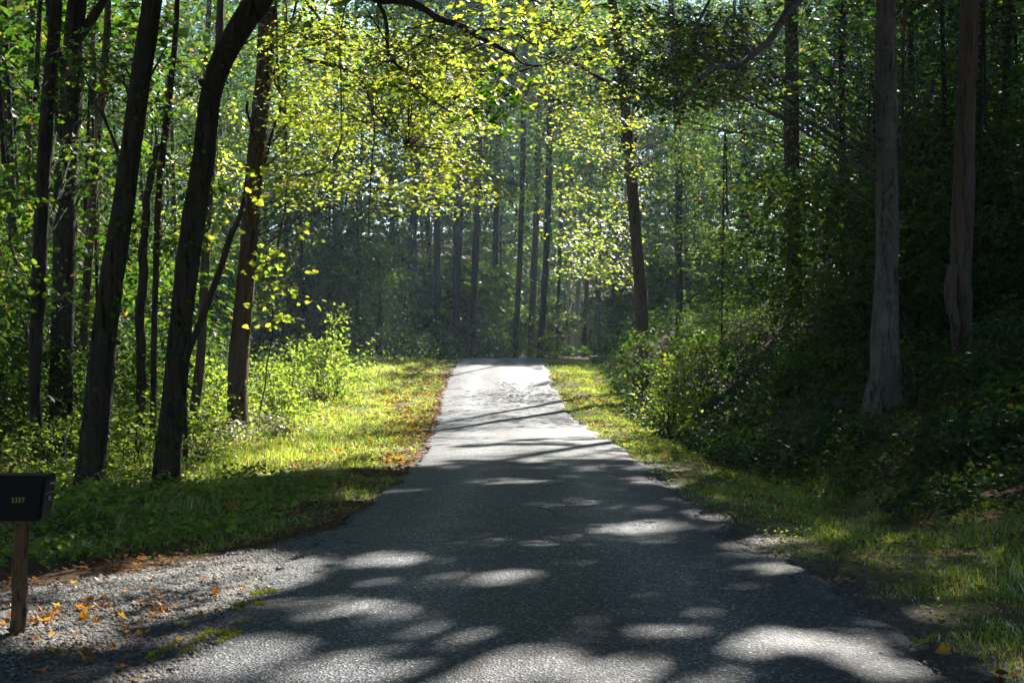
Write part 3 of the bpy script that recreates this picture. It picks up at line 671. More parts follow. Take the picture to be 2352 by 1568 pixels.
tree_px('bank_tree', 'brown trunk among dark leaves halfway up the right bank', [(1826, 765), (1823, 600), (1820, 420), (1818, 280), (1818, 120), (1815, -40)], [30, 34, 36, 34, 30, 28], 45, 'bark_warm',
        [(frust(1600, 2050, 60, 520, 38, 50, 70, .45), .7, 22, .13, 'diamond', 'leaf', .55)], top=21, hc=[((0, 0, -2), (5, 6, 4), 150), ((-4, -8, -3), (4.5, 5, 2.8), 280), ((-3.5, -12.5, -4), (4.5, 4.5, 2.5), 190)])  # last two crown masses are unseen, added to shade the near left verge
tree_px('roadside_tree', 'slightly bowed trunk right of the road above the bushes', [(1474, 830), (1473, 690), (1462, 550), (1450, 400), (1438, 260), (1424, 130), (1412, 40), (1398, -40)], [34, 30, 26, 25, 24, 23, 21, 20], 45, 'bark_warm',
        [(frust(1240, 1520, 20, 330, 38, 48, 95, .46, .4), .58, 38, .105, 'maple', 'maple', .36),
         (frust(1290, 1470, 240, 450, 42, 50, 55, .46, .4), .58, 38, .105, 'maple', 'maple', .36),
         (frust(1285, 1455, 420, 650, 47, 54, 75, .40, .4), .6, 38, .11, 'maple', 'maple', .4),
         (frust(1440, 1640, 180, 420, 44, 50, 60, .42, .4), .7, 36, .12, 'oval', 'leaf', .5)], top=20, dx=-1, hc=[((-1, 0, -1), (5, 6, 3), 100), ((0, -7, -3), (5.5, 5, 2.6), 330)],  # forward crown mass above the frame, added to darken the near left verge
        limbs=[(sp((1458, 215, 45), (1403, 180, 44), (1353, 153, 43.5), (1296, 138, 43), (1262, 118, 43)), [.08, .07, .055, .04, .02])])
tree_px('vine_clad_tree', 'dark vine clad trunk behind the bowed roadside tree', [(1560, 760), (1560, 500), (1556, 300), (1548, 100), (1540, -30)], [15, 15, 15, 14, 12], 54, 'bark',
        [(frust(1535, 1590, 120, 620, 53, 54.5, 40, .1), .5, 20, .13, 'diamond', 'dark', .8),
         (frust(1480, 1760, 200, 660, 46, 60, 110, .44), .8, 34, .13, 'oval', 'leaf', .5)], top=20, hc=[((0, 0, -1), (5, 5, 3), 100)])
tree_px('bank_sapling', 'thin straight sapling just right of the lichen trunk', [(2068, 860), (2066, 600), (2070, 400), (2074, 150), (2078, -20)], [9, 9, 8, 8, 7], 34, 'bark_warm', [(frust(1980, 2240, 60, 600, 31, 40, 50, .45), .65, 20, .12, 'diamond', 'dark', .55)], top=14, rtop=.03)

# --- far trees behind the crest, told apart by place
far = [
 ('dark leaning trunk farthest left among the far trees over the crest', [(928, 800), (936, 700), (946, 560), (957, 420), (965, 250)], 18, 84, 'bark'),
 ('second dark trunk from left among far trees over the crest', [(1006, 800), (1004, 600), (1006, 420), (1012, 200)], 16, 84, 'bark'),
 ('tall straight black trunk, third from left behind road crest', [(1048, 806), (1049, 600), (1051, 400), (1050, 150)], 17, 82, 'bark'),
 ('black trunk just left of the gap above the road crest', [(1086, 806), (1090, 640), (1096, 480), (1101, 300), (1106, 100)], 16, 82, 'bark'),
 ('thin black trunk standing right over the end of the road', [(1184, 822), (1190, 680), (1197, 520), (1202, 300), (1206, 100)], 13, 78, 'bark'),
 ('brown trunk between the two black trunks over the road', [(1219, 812), (1224, 680), (1231, 520), (1237, 300), (1240, 100)], 15, 92, 'bark_warm'),
 ('dark crooked trunk at the right edge of the road crest', [(1240, 824), (1247, 720), (1254, 600), (1259, 460), (1262, 300), (1268, 100)], 15, 76, 'bark'),
 ('slim sunlit brown trunk right of the crooked far trunk', [(1279, 815), (1283, 700), (1285, 600), (1288, 400)], 8, 98, 'bark_warm'),
 ('slim grey trunk, first of the pale group beyond the crest', [(1299, 815), (1303, 720), (1307, 620), (1310, 400)], 7, 104, 'bark_pale'),
 ('pale grey leaning stem, second of the pale group beyond the crest', [(1312, 818), (1319, 740), (1327, 660), (1333, 500)], 8, 104, 'bark_pale'),
 ('pale grey stem touching its leaning neighbour beyond the crest', [(1322, 818), (1328, 700), (1333, 600), (1338, 420)], 10, 102, 'bark_pale'),
 ('brown stem at the right end of the pale far group', [(1341, 805), (1346, 700), (1350, 600), (1356, 420)], 10, 100, 'bark_warm'),
 ('faint blue grey trunk in the haze left of the road gap', [(1136, 812), (1138, 640), (1142, 440), (1146, 200)], 14, 104, 'bark'),
]
for lab, pts, w, d, mt in far:
    x0 = pts[0][0]; x1 = pts[-1][0]
    tree_px('forest_tree', lab, pts, [w] * len(pts), d, mt,
            [(frust(x1 - 130, x1 + 130, 60, 480, d - 4, d + 8, 100, .42, .2), 1.1, 30, .24, 'diamond', 'leaf', .6),
             (frust(x0 - 60, x0 + 60, 520, 760, d + 3, d + 9, 14, .3, .2), .8, 18, .2, 'diamond', 'leaf', .6)],
            top=24, group='far trees beyond the road crest', sides=9, step=.5, bfrac=.35, rtop=.06, hc=[((0, 3, -1), (6, 5, 5), 60, .42, 20)])

# evergreen mass left of the far trees
def conebush(name, label, px, d, top_py, rx, n, mt, shape='diamond', size=.16, cat='tree'):
    x = (px - CXP) / FPX * d; b = onground(x, d)
    zt = CAMH - (top_py - HOR) / FPX * d
    line = np.array([b - [0, 0, .2], b + [.05, 0, (zt - b[2]) * .5], [b[0], b[1], zt - .3]])
    u = R.random(n) ** .75; h = b[2] + .3 + u * (zt - b[2] - .3)
    r = rx * (1 - .75 * u) * np.sqrt(R.uniform(.15, 1, n)); a = R.uniform(0, 6.28, n)
    C = np.stack([x + r * np.cos(a), d + r * np.sin(a), h], 1)
    return make_tree(name, label, cat, line, [.16, .11, .03], 'bark', [(C, .75, 34, size, shape, mt, .6)], sides=9, step=.4, bfrac=.4)
OPEN += [((3.1, 50, 6), 2.6), ((3.5, 33, 1.), 1.3), ((4.1, 45, 8), 2.6), ((4.8, 47, 5), 2.), ((0, 95, 5), 5.), ((7, 110, 5), 5.), ((-5.2, 90, 9), 2.6), ((4.6, 102, 5), 5.0), ((3.8, 84, 7.5), 2.4)]
tree_px('glowing_tree', 'sunlit yellow green small tree between far trunks left of the crest', [(985, 800), (986, 650), (988, 560)], [9, 8, 7], 90, 'bark', [(frust(930, 1010, 400, 620, 88, 92, 50, .4, .3), .7, 30, .17, 'oval', 'maple', .6)], top=9, rtop=.03)
tree_px('glowing_tree', 'sunlit yellow green foliage tree over the pale far stems', [(1375, 800), (1370, 650), (1365, 560)], [9, 8, 7], 108, 'bark', [(frust(1275, 1430, 380, 640, 104, 112, 110, .42, .25), .9, 30, .2, 'oval', 'maple', .6), (frust(1290, 1400, 700, 810, 112, 118, 40, .3, .25), .9, 30, .22, 'oval', 'maple', .6)], top=12, rtop=.03)
conebush('evergreen_tree', 'broad dark evergreen tree left of the far trunks', 820, 66, 390, 3.0, 290, 'dark')
conebush('evergreen_tree', 'dark evergreen tree behind the furrowed trunk and sunlit bush', 690, 64, 410, 2.8, 270, 'dark')
conebush('evergreen_tree', 'tall narrow dark evergreen between the two broad evergreens', 755, 70, 370, 2.6, 240, 'dark')
conebush('evergreen_tree', 'lower dark evergreen between broad evergreen and far trunks', 905, 72, 520, 2.4, 120, 'dark')
conebush('understory_tree', 'loose bright leaved small tree in front of the evergreens', 870, 61, 560, 1.9, 80, 'leaf', 'diamond', .15)

# woodland trees either side: a few grown kinds, each planted many times
KIND = {}
def grow(kind, r=.15, top=19, low=3, k=240, n=34, mt='bark', lm='leaf', size=.16, hcn=60, spread=3.2, hs=.3, hr=4.2):
    """meshes of one kind of woodland tree, foot at the origin"""
    ln = R.normal(0, .5, 2)
    line = np.array([[0, 0, -.4], [ln[0] * .3, ln[1] * .3, 5], [ln[0], ln[1], 11], [ln[0] * 1.6, ln[1] * 1.6, top]])
    pts, rr = resample(line, [r * 1.1, r, r * .8, .05], .5)
    rr = rr * (1 + .4 * np.exp(-np.maximum(pts[:, 2], 0) / .3))
    u = R.random(k); a = R.uniform(0, 6.28, k); q = spread * np.sqrt(R.uniform(.05, 1, k))
    C = np.stack([q * np.cos(a), q * np.sin(a), low + u * max(2., top - 5 - low)], 1)
    H = ball(line[-1] + [0, 0, -1.5], (hr, hr, 3.2), hcn)
    tb = Bag(); tube(tb, pts, rr, 9, .1, R.uniform(0, 90))
    cb = Bag(); spray_leaves(cb, C, .62, n, size, 'diamond', .42, .12, filt=False); spray_leaves(cb, H, .85, 34, hs, 'diamond', .6, filt=False)
    bb = Bag(); branch_mesh(bb, pts, C, r * .5, frac=.25); branch_mesh(bb, pts, H, r * .5, frac=.3)
    KIND[kind] = []
    for nm, bag, m in (('trunk', tb, mt), ('branches', bb, mt), ('crown', cb, lm)):
        o = bag.build(nm, M[m], smooth=nm == 'trunk'); KIND[kind].append((nm, o.data)); bpy.data.objects.remove(o)
LANES = [(3.5, 33, 1.), (3.9, 44, 5.5), (3.1, 50, 5.5), (0, 24, 0), (0, 28, 0), (0, 32, 0), (0, 36, 0), (-1.3, 30, 0), (1.2, 34, 0)]
FARLANES = [(-.4, 41, .3), (-.4, 45, .5), (-.4, 49, .9), (-.4, 53, 1.2), (-4, 45, .6), (-4, 36, 0), (-3, 31, 7), (-2, 33, 8.5), (-4, 28, 5), (-4.5, 40, 1.5)]
def plant(kind, x, d, lab, grp, sc=1.):
    # no tree where it would stand in a lane of sunlight that the picture shows
    top, wide, lanes = {'sap': (7, 2.3, LANES + FARLANES), 'rig': (19, 3.4, LANES + FARLANES), 'far': (26, 4.8, FARLANES), 'low': (9, 2.8, FARLANES)}.get(kind[:3], (0, 0, ()))
    if x > 0:
        for lx, ly, lz in lanes:
            for h in np.arange(1, top * sc, 1.):
                k = (h + float(ground_z(x, d)) - lz) / SUN[2]
                if k > 0 and math.hypot(lx + SUN[0] * k - x, ly + SUN[1] * k - d) < wide * sc: return
    t = thing('forest_tree', lab, 'tree', onground(x, d), grp)
    t.rotation_euler = (0, 0, R.uniform(0, 6.28)); s_ = sc * R.uniform(.9, 1.12); t.scale = (s_, s_, s_)
    for nm, me in KIND[kind]:
        o = bpy.data.objects.new(nm, me); COL.objects.link(o); o.parent = t
        if nm == 'branches': o['kind'] = 'stuff'
def wood_tree(x, d, lab, grp, r=.15, top=19, low=3, k=80, n=30, mt='bark', lm='leaf', size=.17, hcn=70, spread=3.2):
    b = onground(x, d); ln = R.normal(0, .5, 2)
    line = np.array([b - [0, 0, .25], b + [ln[0] * .3, ln[1] * .3, 5], b + [ln[0], ln[1], 11], b + [ln[0] * 1.6, ln[1] * 1.6, top]])
    u = R.random(k); a = R.uniform(0, 6.28, k); q = spread * np.sqrt(R.uniform(.1, 1, k))
    C = np.stack([b[0] + q * np.cos(a), b[1] + q * np.sin(a), b[2] + low + u * (13 - low)], 1)
    make_tree('forest_tree', lab, 'tree', line, [r * 1.1, r, r * .8, .05], mt,
              [(C, .8, n, size, 'diamond', lm, .6), highcrown(line[-1] + [0, 0, -1], (4.5, 4.5, 3.5), hcn, .3, 20, lm)], group=grp, sides=9, step=.5, bfrac=.4)
for q in range(3): grow('left%d' % q, R.uniform(.10, .17), 18, 1.6 + q, 260, 54, ['bark', 'bark_warm', 'bark'][q], 'leaf', .12)
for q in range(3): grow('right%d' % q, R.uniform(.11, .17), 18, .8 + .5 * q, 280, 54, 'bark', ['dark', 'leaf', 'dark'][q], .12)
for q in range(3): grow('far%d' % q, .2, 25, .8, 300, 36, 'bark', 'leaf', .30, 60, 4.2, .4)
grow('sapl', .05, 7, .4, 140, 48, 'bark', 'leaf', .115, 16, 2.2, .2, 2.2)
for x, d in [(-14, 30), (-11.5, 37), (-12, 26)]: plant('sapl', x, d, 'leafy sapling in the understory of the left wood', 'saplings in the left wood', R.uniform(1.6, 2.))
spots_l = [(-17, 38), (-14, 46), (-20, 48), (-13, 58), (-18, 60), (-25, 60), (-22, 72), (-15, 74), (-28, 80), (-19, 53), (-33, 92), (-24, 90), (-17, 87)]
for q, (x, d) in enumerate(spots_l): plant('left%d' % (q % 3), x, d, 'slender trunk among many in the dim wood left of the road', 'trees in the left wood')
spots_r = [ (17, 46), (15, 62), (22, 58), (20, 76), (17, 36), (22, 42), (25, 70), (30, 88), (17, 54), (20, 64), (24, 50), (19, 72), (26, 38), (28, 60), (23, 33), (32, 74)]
for q, (x, d) in enumerate(spots_r): plant('right%d' % (q % 3), x, d, 'tree added behind the bowed roadside tree to shade the crest', 'trees on the right bank')
for x, d in [(12, 52), (16, 74), (11, 84), (12.3, 31), (14.5, 27), (10.5, 45), (13, 38)]: wood_tree(x, d, 'tree added behind the bowed roadside tree to shade the crest', 'trees on the right bank', r=.10, low=1.2, k=200, n=30, size=.16 if d < 50 else .2, lm='dark' if d < 50 else 'leaf', hcn=100)
grow('low', .07, 8, .3, 150, 36, 'bark', 'leaf', .26, 20, 2.6, .28)
for q in range(46):
    d = R.uniform(86, 130); x = R.uniform(-.40, .40) * d
    pxx = CXP + x / d * FPX
    if (1250 < pxx < 1430 and d < 112): continue
    if abs(x - float(road_c(min(d, 108)))) > 4.5 or d > 108: plant('low', x, d, 'distant tree in the hazy wood behind the far trunks', 'distant wood')
grow('sapr', .05, 6.5, .2, 140, 48, 'bark', 'dark', .115, 16, 2.2, .2, 2.2)
for q in range(30):
    d = R.uniform(25, 66); x = -R.uniform(.2, .40) * d - 1.5
    if 440 < CXP + x / d * FPX < 690 and d < 40: d += 16; x *= 1.2
    if 590 < CXP + x / d * FPX < 960: continue
    plant('sapl', x, d, 'leafy sapling in the understory of the left wood', 'saplings in the left wood', R.uniform(.7, 1.1))
for q in range(26):
    d = R.uniform(34, 76); x = max(8., R.uniform(.16, .40) * d)
    if 1740 < CXP + x / d * FPX < 1910 and d < 48: continue
    plant('sapr' if q % 2 else 'sapl', x, d, 'dark leafy sapling in the understory of the right bank', 'saplings on the right bank', R.uniform(1.2, 1.9))
for x, d, c in [(-6, 88, 2), (-9.5, 86, 1.9), (-13, 82, 2.1), (-5.5, 97, 2.0), (-17, 84, 2.1), (-4, 104, 1.8), (-8, 98, 2.3), (10, 80, 1.7), (12, 90, 2.), (-12, 96, 2.3), (3.2, 126, 1.3), (7.5, 122, 1.2), (11, 118, 1.2), (14, 124, 1.4), (0, 128, 1.4), (-22, 88, 2.2), (-20, 78, 2.), (16, 92, 1.9), (20, 96, 2.2)]:
    plant('low', x, d, 'distant tree in the hazy wood behind the far trunks', 'distant wood', c)
for q in range(30):
    d = R.uniform(30, 72); x = max(6.5, R.uniform(.14, .40) * d)
    if 1740 < CXP + x / d * FPX < 1910 and d < 48: continue
    plant('sapr' if q % 2 else 'sapl', x, d, 'dark leafy sapling in the understory of the right bank', 'saplings on the right bank', R.uniform(.6, 1.))
spots_b = [(-30, 104), (-20, 103), (-12, 102), (-6, 110), (-1, 116), (18.5, 116), (21, 100), (28, 104), (-15, 120), (-25, 125), (21, 128), (26, 130), (34, 122), (-36, 118), (1, 132), (-8, 136), (-20, 145), (20, 150), (-4, 155), (-34, 150), (36, 150)]
for q, (x, d) in enumerate(spots_b): plant('far%d' % (q % 3), x, d, 'distant tree in the hazy wood behind the far trunks', 'distant wood', 1.1)
for q, (x, d) in enumerate([(-26, 69), (-31, 77), (-38, 99), (-28, 113), (-42, 113), (-48, 131), (-40, 141), (-20, 113), (17, 86), (21, 91), (25, 96), (30, 101), (16, 101), (23, 110), (31, 114), (39, 108), (36, 95), (28, 85), (42, 122)]): plant('far%d' % (q % 3), x, d, 'distant tree in the hazy wood behind the far trunks', 'distant wood', 1.2)
for q, (x, d) in enumerate([(1, 152), (6, 160), (11, 154), (16, 163), (21, 156), (4, 172), (13, 174), (-3, 164), (8.5, 180), (18, 178)]): plant('far%d' % (q % 3), x, d, 'distant tree in the hazy wood behind the far trunks', 'distant wood', 1.45)
wood_tree(6.3, 71, 'tree added behind the bowed roadside tree to shade the crest', 'trees on the right bank', r=.12, low=5, k=120, n=34, size=.22, hcn=60, spread=3.6)  # added for the shade band its crown casts just before the crest
# unseen trees added round the camera so their crowns keep skylight off the road
spots_o = [(11, 15), (15, 20), (8.5, 8), (13, 4), (-9, 12), (-12, 18), (-10, 5), (9, -4), (-6, -5), (4, -9), (17, 12), (-14, -2), (0, -16), (14, -9), (-15, 11), (-3, -11), (19, 2), (7, -15), (-12, -12), (10, 2.5), (-7.5, .5), (4.6, 3.5), (-4.8, 4.5), (5.5, 10), (-1.5, -5)]
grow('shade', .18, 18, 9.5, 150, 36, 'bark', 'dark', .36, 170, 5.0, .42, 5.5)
for x, d in spots_o: plant('shade', x, d, 'unseen tree added to shade the road', 'trees outside the picture')
for x, d in [(12.5, 22), (12.2, 27), (14, 33)]: wood_tree(x, d, 'tree added behind the bowed roadside tree to shade the crest', 'trees on the right bank', r=.14, low=8, k=20, hcn=150, size=.3)

# ------------------------------------------------------------------ hanging vines
def vine(label, pts, d, r):
    p, q = resample(np.array([P(x, y, d) for x, y in pts]), np.array([r] * len(pts)), .12)
    p = p + np.stack([noise(np.arange(len(p)) * .3, np.full(len(p), R.uniform(0, 99))) - .5 for _ in range(3)], 1) * .09
    b = Bag(); tube(b, p, q, 6, .2, R.uniform(0, 50))
    tag(b.build('hanging_vine', M['vine'], smooth=True), label, 'vine', 'vines hanging by the furrowed tree')
sv = lambda *a: [(x * S2, y * S2) for x, y in a]
vine('long thin vine sweeping down across the bright leaves to the left', sv((812, -60), (809, 11), (799, 99), (797, 214), (784, 356), (753, 398), (677, 417)), 28, .016)
vine('long plumb thin vine hanging furthest right before the dark evergreens', sv((885, -60), (883, 153), (874, 237), (877, 344), (868, 448), (864, 555)), 29, .014)
vine('thin vine running from the tree top down to the weeds beside the furrowed trunk', sv((668, -60), (669, 153), (671, 325), (675, 421), (669, 509), (650, 578), (640, 760), (622, 900), (600, 1000)), 30.5, .016)
vine('thick twisted vine hugging the right side of the furrowed trunk', sv((650, -60), (648, 34), (650, 160), (657, 245), (638, 314), (623, 375), (608, 440)), 31, .035)
vine('looping vine bulging right beside the top of the furrowed trunk', sv((700, -60), (692, 20), (682, 100), (692, 120), (650, 155), (655, 240), (668, 290), (640, 330)), 30.8, .026)
vine('crooked vine stub left of the furrowed trunk near mid height', sv((600, 330), (585, 290), (578, 262), (582, 240)), 31.5, .03)

# ------------------------------------------------------------------ shrubs
def shrub(name, label, x, y, h, r, n, size, shape, lm, group=None, dense=1., cat='shrub', tilt=.6):
    b = onground(x, y)
    t = thing(name, label, cat, b, group)
    m = max(4, int(n / 14))
    u = R.random(m); a = R.uniform(0, 6.28, m); q = r * np.sqrt(R.uniform(.05, 1, m)) * np.sqrt(np.clip(1.05 - u ** 1.6, .08, 1))
    C = np.stack([x + q * np.cos(a), y + q * np.sin(a), b[2] + .08 + u * h], 1)
    C[:, 2] = np.maximum(C[:, 2], ground_z(C[:, 0], C[:, 1]) + .1)
    bag = Bag(); spray_leaves(bag, C, .28 + .05 * h, 14, size, shape, tilt, .25, filt=False); bag.build('foliage', M[lm], t)
    sb = Bag()
    for c in C[::2]:
        s = b + np.array([R.normal(0, .12 * r), R.normal(0, .12 * r), -.05]); s[2] = float(ground_z(s[0], s[1])) - .04
        tube(sb, [s, (s + c) / 2 + R.normal(0, .05, 3), c], [.010, .007, .003], 4, cap=False)
    sb.build('stems', M['vine'], t)
    return t
def shpx(name, label, px, d, *a, **k): return shrub(name, label, (px - CXP) / FPX * d, d, *a, **k)
shpx('sunlit_shrub', 'bright sunlit shrub on the left verge with a tall leafy tip', 735, 42.5, 1.8, 1.35, 1500, .12, 'oval', 'weed', tilt=1.0)
shpx('sunlit_shrub', 'upright leafy sprig rising above the bright sunlit shrub', 778, 43.5, 2.9, .36, 330, .12, 'oval', 'weed', tilt=1.0)
shpx('sunlit_shrub', 'lower sunlit bush between furrowed trunk and bright shrub', 640, 37, 1.4, 1.3, 1300, .11, 'oval', 'weed', tilt=1.0)
shpx('sunlit_shrub', 'sunlit bush close behind the furrowed trunk on its left', 440, 35, 1.8, 1.4, 1000, .12, 'heart', 'weed', tilt=1.0)
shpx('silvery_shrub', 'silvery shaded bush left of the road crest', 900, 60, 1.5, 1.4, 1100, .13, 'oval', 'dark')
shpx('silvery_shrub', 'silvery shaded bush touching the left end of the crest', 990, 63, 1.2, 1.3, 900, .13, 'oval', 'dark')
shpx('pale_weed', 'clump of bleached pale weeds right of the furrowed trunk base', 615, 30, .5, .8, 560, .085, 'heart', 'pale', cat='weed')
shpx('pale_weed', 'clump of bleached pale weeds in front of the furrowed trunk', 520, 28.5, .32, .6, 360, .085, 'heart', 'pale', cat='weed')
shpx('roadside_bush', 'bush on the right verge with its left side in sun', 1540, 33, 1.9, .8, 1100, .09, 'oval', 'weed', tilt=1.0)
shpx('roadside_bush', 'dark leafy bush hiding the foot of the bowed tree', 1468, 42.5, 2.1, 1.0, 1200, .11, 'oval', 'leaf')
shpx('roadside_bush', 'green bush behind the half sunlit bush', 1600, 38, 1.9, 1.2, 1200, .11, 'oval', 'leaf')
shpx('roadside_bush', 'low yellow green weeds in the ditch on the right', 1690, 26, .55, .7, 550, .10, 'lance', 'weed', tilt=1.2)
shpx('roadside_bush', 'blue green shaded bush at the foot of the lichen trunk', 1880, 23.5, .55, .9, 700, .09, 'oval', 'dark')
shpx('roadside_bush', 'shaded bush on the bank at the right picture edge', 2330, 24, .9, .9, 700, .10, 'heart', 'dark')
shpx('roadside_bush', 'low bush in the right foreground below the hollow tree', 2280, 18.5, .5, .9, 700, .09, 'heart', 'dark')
shpx('broadleaf_weed', 'clump of broad leaved weeds beside the mailbox', 190, 14.9, .32, .5, 150, .085, 'heart', 'weed', cat='weed', tilt=.9)
shpx('sunlit_shrub', 'sparkling bush seen between the two big dark trunks', 300, 21.5, .9, .8, 600, .09, 'oval', 'weed')
shpx('sunlit_shrub', 'sparkling low bush right behind the mailbox', 120, 20.0, .8, 1.1, 700, .08, 'oval', 'weed')
shpx('sunlit_shrub', 'sparkling bush to the right of the curved trunk foot', 455, 23.5, .7, .8, 600, .09, 'oval', 'weed')
shpx('crest_bush', 'low green bush at the right end of the road crest', 1265, 70, 1.3, .9, 500, .16, 'oval', 'leaf')
shpx('crest_bush', 'dark hazy bush low over the middle of the crest', 1130, 78, 2.3, 3.0, 1400, .17, 'oval', 'dark')
shpx('crest_bush', 'dark bush between the far trunks left of the crest', 1060, 76, 2.0, 2.0, 900, .17, 'oval', 'dark')

for q in range(16):
    d = R.uniform(17, 40); x = float(road_c(d)) + R.uniform(5.8, .30 * d + 3.)
    if abs(x) > .38 * d: x = .33 * d
    shrub('bank_shrub', 'loose leafy shrub in the shade of the right bank', x, d, R.uniform(.35, .8), R.uniform(.5, .9), 300, R.uniform(.09, .13), 'heart' if q % 2 else 'oval', 'leaf', 'shrubs on the right bank', tilt=.5)
def undergrowth(name, label, n, xr, yr, cond, hfun, size, shape, lm, tilt=.6, stem=True):
    x = R.uniform(*xr, n * 3); y = R.uniform(*yr, n * 3)
    k = cond(x, y) & (np.abs(x) < .39 * y + .6); x, y = x[k][:n], y[k][:n]; m = len(x)
    h = hfun(x, y) * R.random(m) ** .8
    p = np.stack([x, y, ground_z(x, y) + .02 + h], 1)
    s = size * R.uniform(.6, 1.3, m) * np.interp(y, [15, 40, 80], [1, 1.25, 2.2])
    bag = Bag(); leaves(bag, p, rand_nrm(m, tilt), R.uniform(0, 6.28, m), s, shape)
    o = bag.build(name, M[lm], kind='stuff'); tag(o, label, 'undergrowth'); return o
cl = lambda x, y, s=.6: fbm(x * s, y * s)
undergrowth('bank_undergrowth', 'dense dark leafy undergrowth covering the right bank', 62000, (3.4, 30), (13, 75), lambda x, y: (x - road_c(np.minimum(y, 75)) > np.interp(y, [10, 15, 21], [5.0, 4.6, 3.5]) + .5 * cl(x, y, 1.)) & (cl(x, y, .9) > .36) & (R.random(len(x)) < np.interp(y, [13, 40, 75], [1, .6, .25])),
            lambda x, y: .12 + np.interp(y, [15, 30, 45], [.55, .9, 1.5]) * sst(.42, .72, cl(x + 7, y, .5)) * sst(3.8, 5.5, x - road_c(np.minimum(y, 75))), .095, 'oval', 'leaf')
undergrowth('bank_undergrowth', 'blue green low leaves between ditch and bank on the right', 16000, (3.0, 14), (11, 40), lambda x, y: (x - road_c(y) > np.interp(y, [10, 15, 21], [4.8, 4.4, 3.3])) & (cl(x + 40, y, .8) > .5), lambda x, y: .12 + .6 * sst(.5, .7, cl(x + 3, y, .7)), .085, 'heart', 'dark')
undergrowth('wood_undergrowth', 'leafy undergrowth on the floor of the left wood', 46000, (-30, -3.6), (17, 75), lambda x, y: (x - road_c(np.minimum(y, 75)) < -4.6 - .8 * cl(x, y, .8)) & (cl(x, y, .9) > .38) & (R.random(len(x)) < np.interp(y, [17, 40, 75], [1, .6, .25])),
            lambda x, y: .15 + 1.2 * sst(.42, .72, cl(x + 7, y, .5)), .095, 'oval', 'weed')
undergrowth('wood_undergrowth', 'shaded low plants along the near left verge', 9000, (-7, -1.8), (11.5, 20), lambda x, y: (y > drive_far(x) + .5 + .8 * cl(x, y, 1.5)) & (x < road_l(y) - .5 - .6 * cl(x, y, 2.)) & (cl(x + 9, y, 1.2) > .36), lambda x, y: .03 + .24 * sst(.4, .7, cl(x, y, 1.)), .06, 'heart', 'weed')

# ------------------------------------------------------------------ grass
def grass(name, label, n, side, yr, hmax, wid):
    y = yr[0] + (yr[1] - yr[0]) * R.random(n) ** 1.5
    if side < 0: x = road_l(y) + .12 - R.random(n) ** .8 * np.interp(y, [13, 20, 30, 60], [2.2, 3.2, 4.0, 4.2])
    else: x = road_r(y) - .12 + R.random(n) ** .8 * np.interp(y, [6, 12, 16, 22, 30, 60], [2.6, 3.4, 3.4, 2.6, 2.4, 2.2])
    e = np.where(side < 0, road_l(y) - x, x - road_r(y))
    cln = fbm(x * 1.6 + 5, y * 1.6)
    edge = np.interp(y, [7, 12, 18, 30], [.32, .26, .05, .0]) if side > 0 else 0.
    keep = (cln > (.30 if side < 0 else .20) + .3 * (1 - sst(.0, .7, e - edge))) & (e > edge + .35 * (noise(x * 3, y * 3) - .5)) & (np.abs(x) < .39 * y + .5)
    if side < 0: keep &= (y > drive_far(x) + .25 + .5 * noise(x * 2, y * 2)) & (R.random(n) < np.interp(y, [13, 17, 22], [.35, .6, 1.]))
    x, y, e, cln = x[keep], y[keep], e[keep], cln[keep]; m = len(x)
    sc = np.interp(y, [8, 20, 55], [1, 1.5, 3.2])
    h = hmax * R.uniform(.35, 1., m) * (.25 + 1.5 * sst(.35, .72, cln)) * (.45 + .75 * sst(.1, 2.4, e)) * np.where(R.random(m) < .03, 1.7, 1.)
    w = wid * sc * R.uniform(.7, 1.3, m)
    a = R.uniform(0, 6.28, m); ln = h * R.uniform(.15, .9, m); a2 = R.uniform(0, 6.28, m)
    z = ground_z(x, y) - .01
    b = np.stack([x, y, z], 1); sd = np.stack([np.cos(a), np.sin(a), 0 * a], 1) * w[:, None]; l = np.stack([np.cos(a2) * ln, np.sin(a2) * ln, 0 * a], 1)
    v = np.stack([b - sd, b + sd, b + sd * .7 + l * .35 + np.stack([0 * h, 0 * h, h * .6], 1), b - sd * .7 + l * .35 + np.stack([0 * h, 0 * h, h * .6], 1), b + l + np.stack([0 * h, 0 * h, h], 1)], 1)
    off = np.arange(m)[:, None, None] * 5
    o = mesh(name, v.reshape(-1, 3), [(np.array([(0, 1, 2, 3)])[None] + off).reshape(-1, 4), (np.array([(3, 2, 4)])[None] + off).reshape(-1, 3)], M['grass'], kind='stuff')
    tag(o, label, 'grass')
grass('grass', 'sunlit grass of the left verge from driveway to crest', 80000, -1, (12.5, 62), .11, .005)
grass('grass', 'short grass of the right verge along the asphalt edge', 100000, 1, (6.8, 62), .085, .004)
# low clover-like leaves between the grass
for side, lab in ((-1, 'small weeds between the grass of the left verge'), (1, 'small weeds between the grass of the right verge')):
    if side < 0:
        undergrowth('ground_cover', lab, 14000, (-7, -1.5), (14, 60), lambda x, y: (x < road_l(y) - .1) & (x > road_l(y) - 4.4) & (y > drive_far(x) + .4) & (cl(x, y, 1.5) > .42), lambda x, y: .02 + .1 * cl(x, y, 2.), .045, 'oval', 'weed')
    else:
        undergrowth('ground_cover', lab, 16000, (1.3, 6), (7, 60), lambda x, y: (x > road_r(y) + np.interp(y, [8, 14, 20], [.35, .25, .0])) & (x < road_r(y) + 3.4) & (cl(x, y, 1.5) > .42), lambda x, y: .015 + .09 * cl(x, y, 2.), .04, 'oval', 'weed')

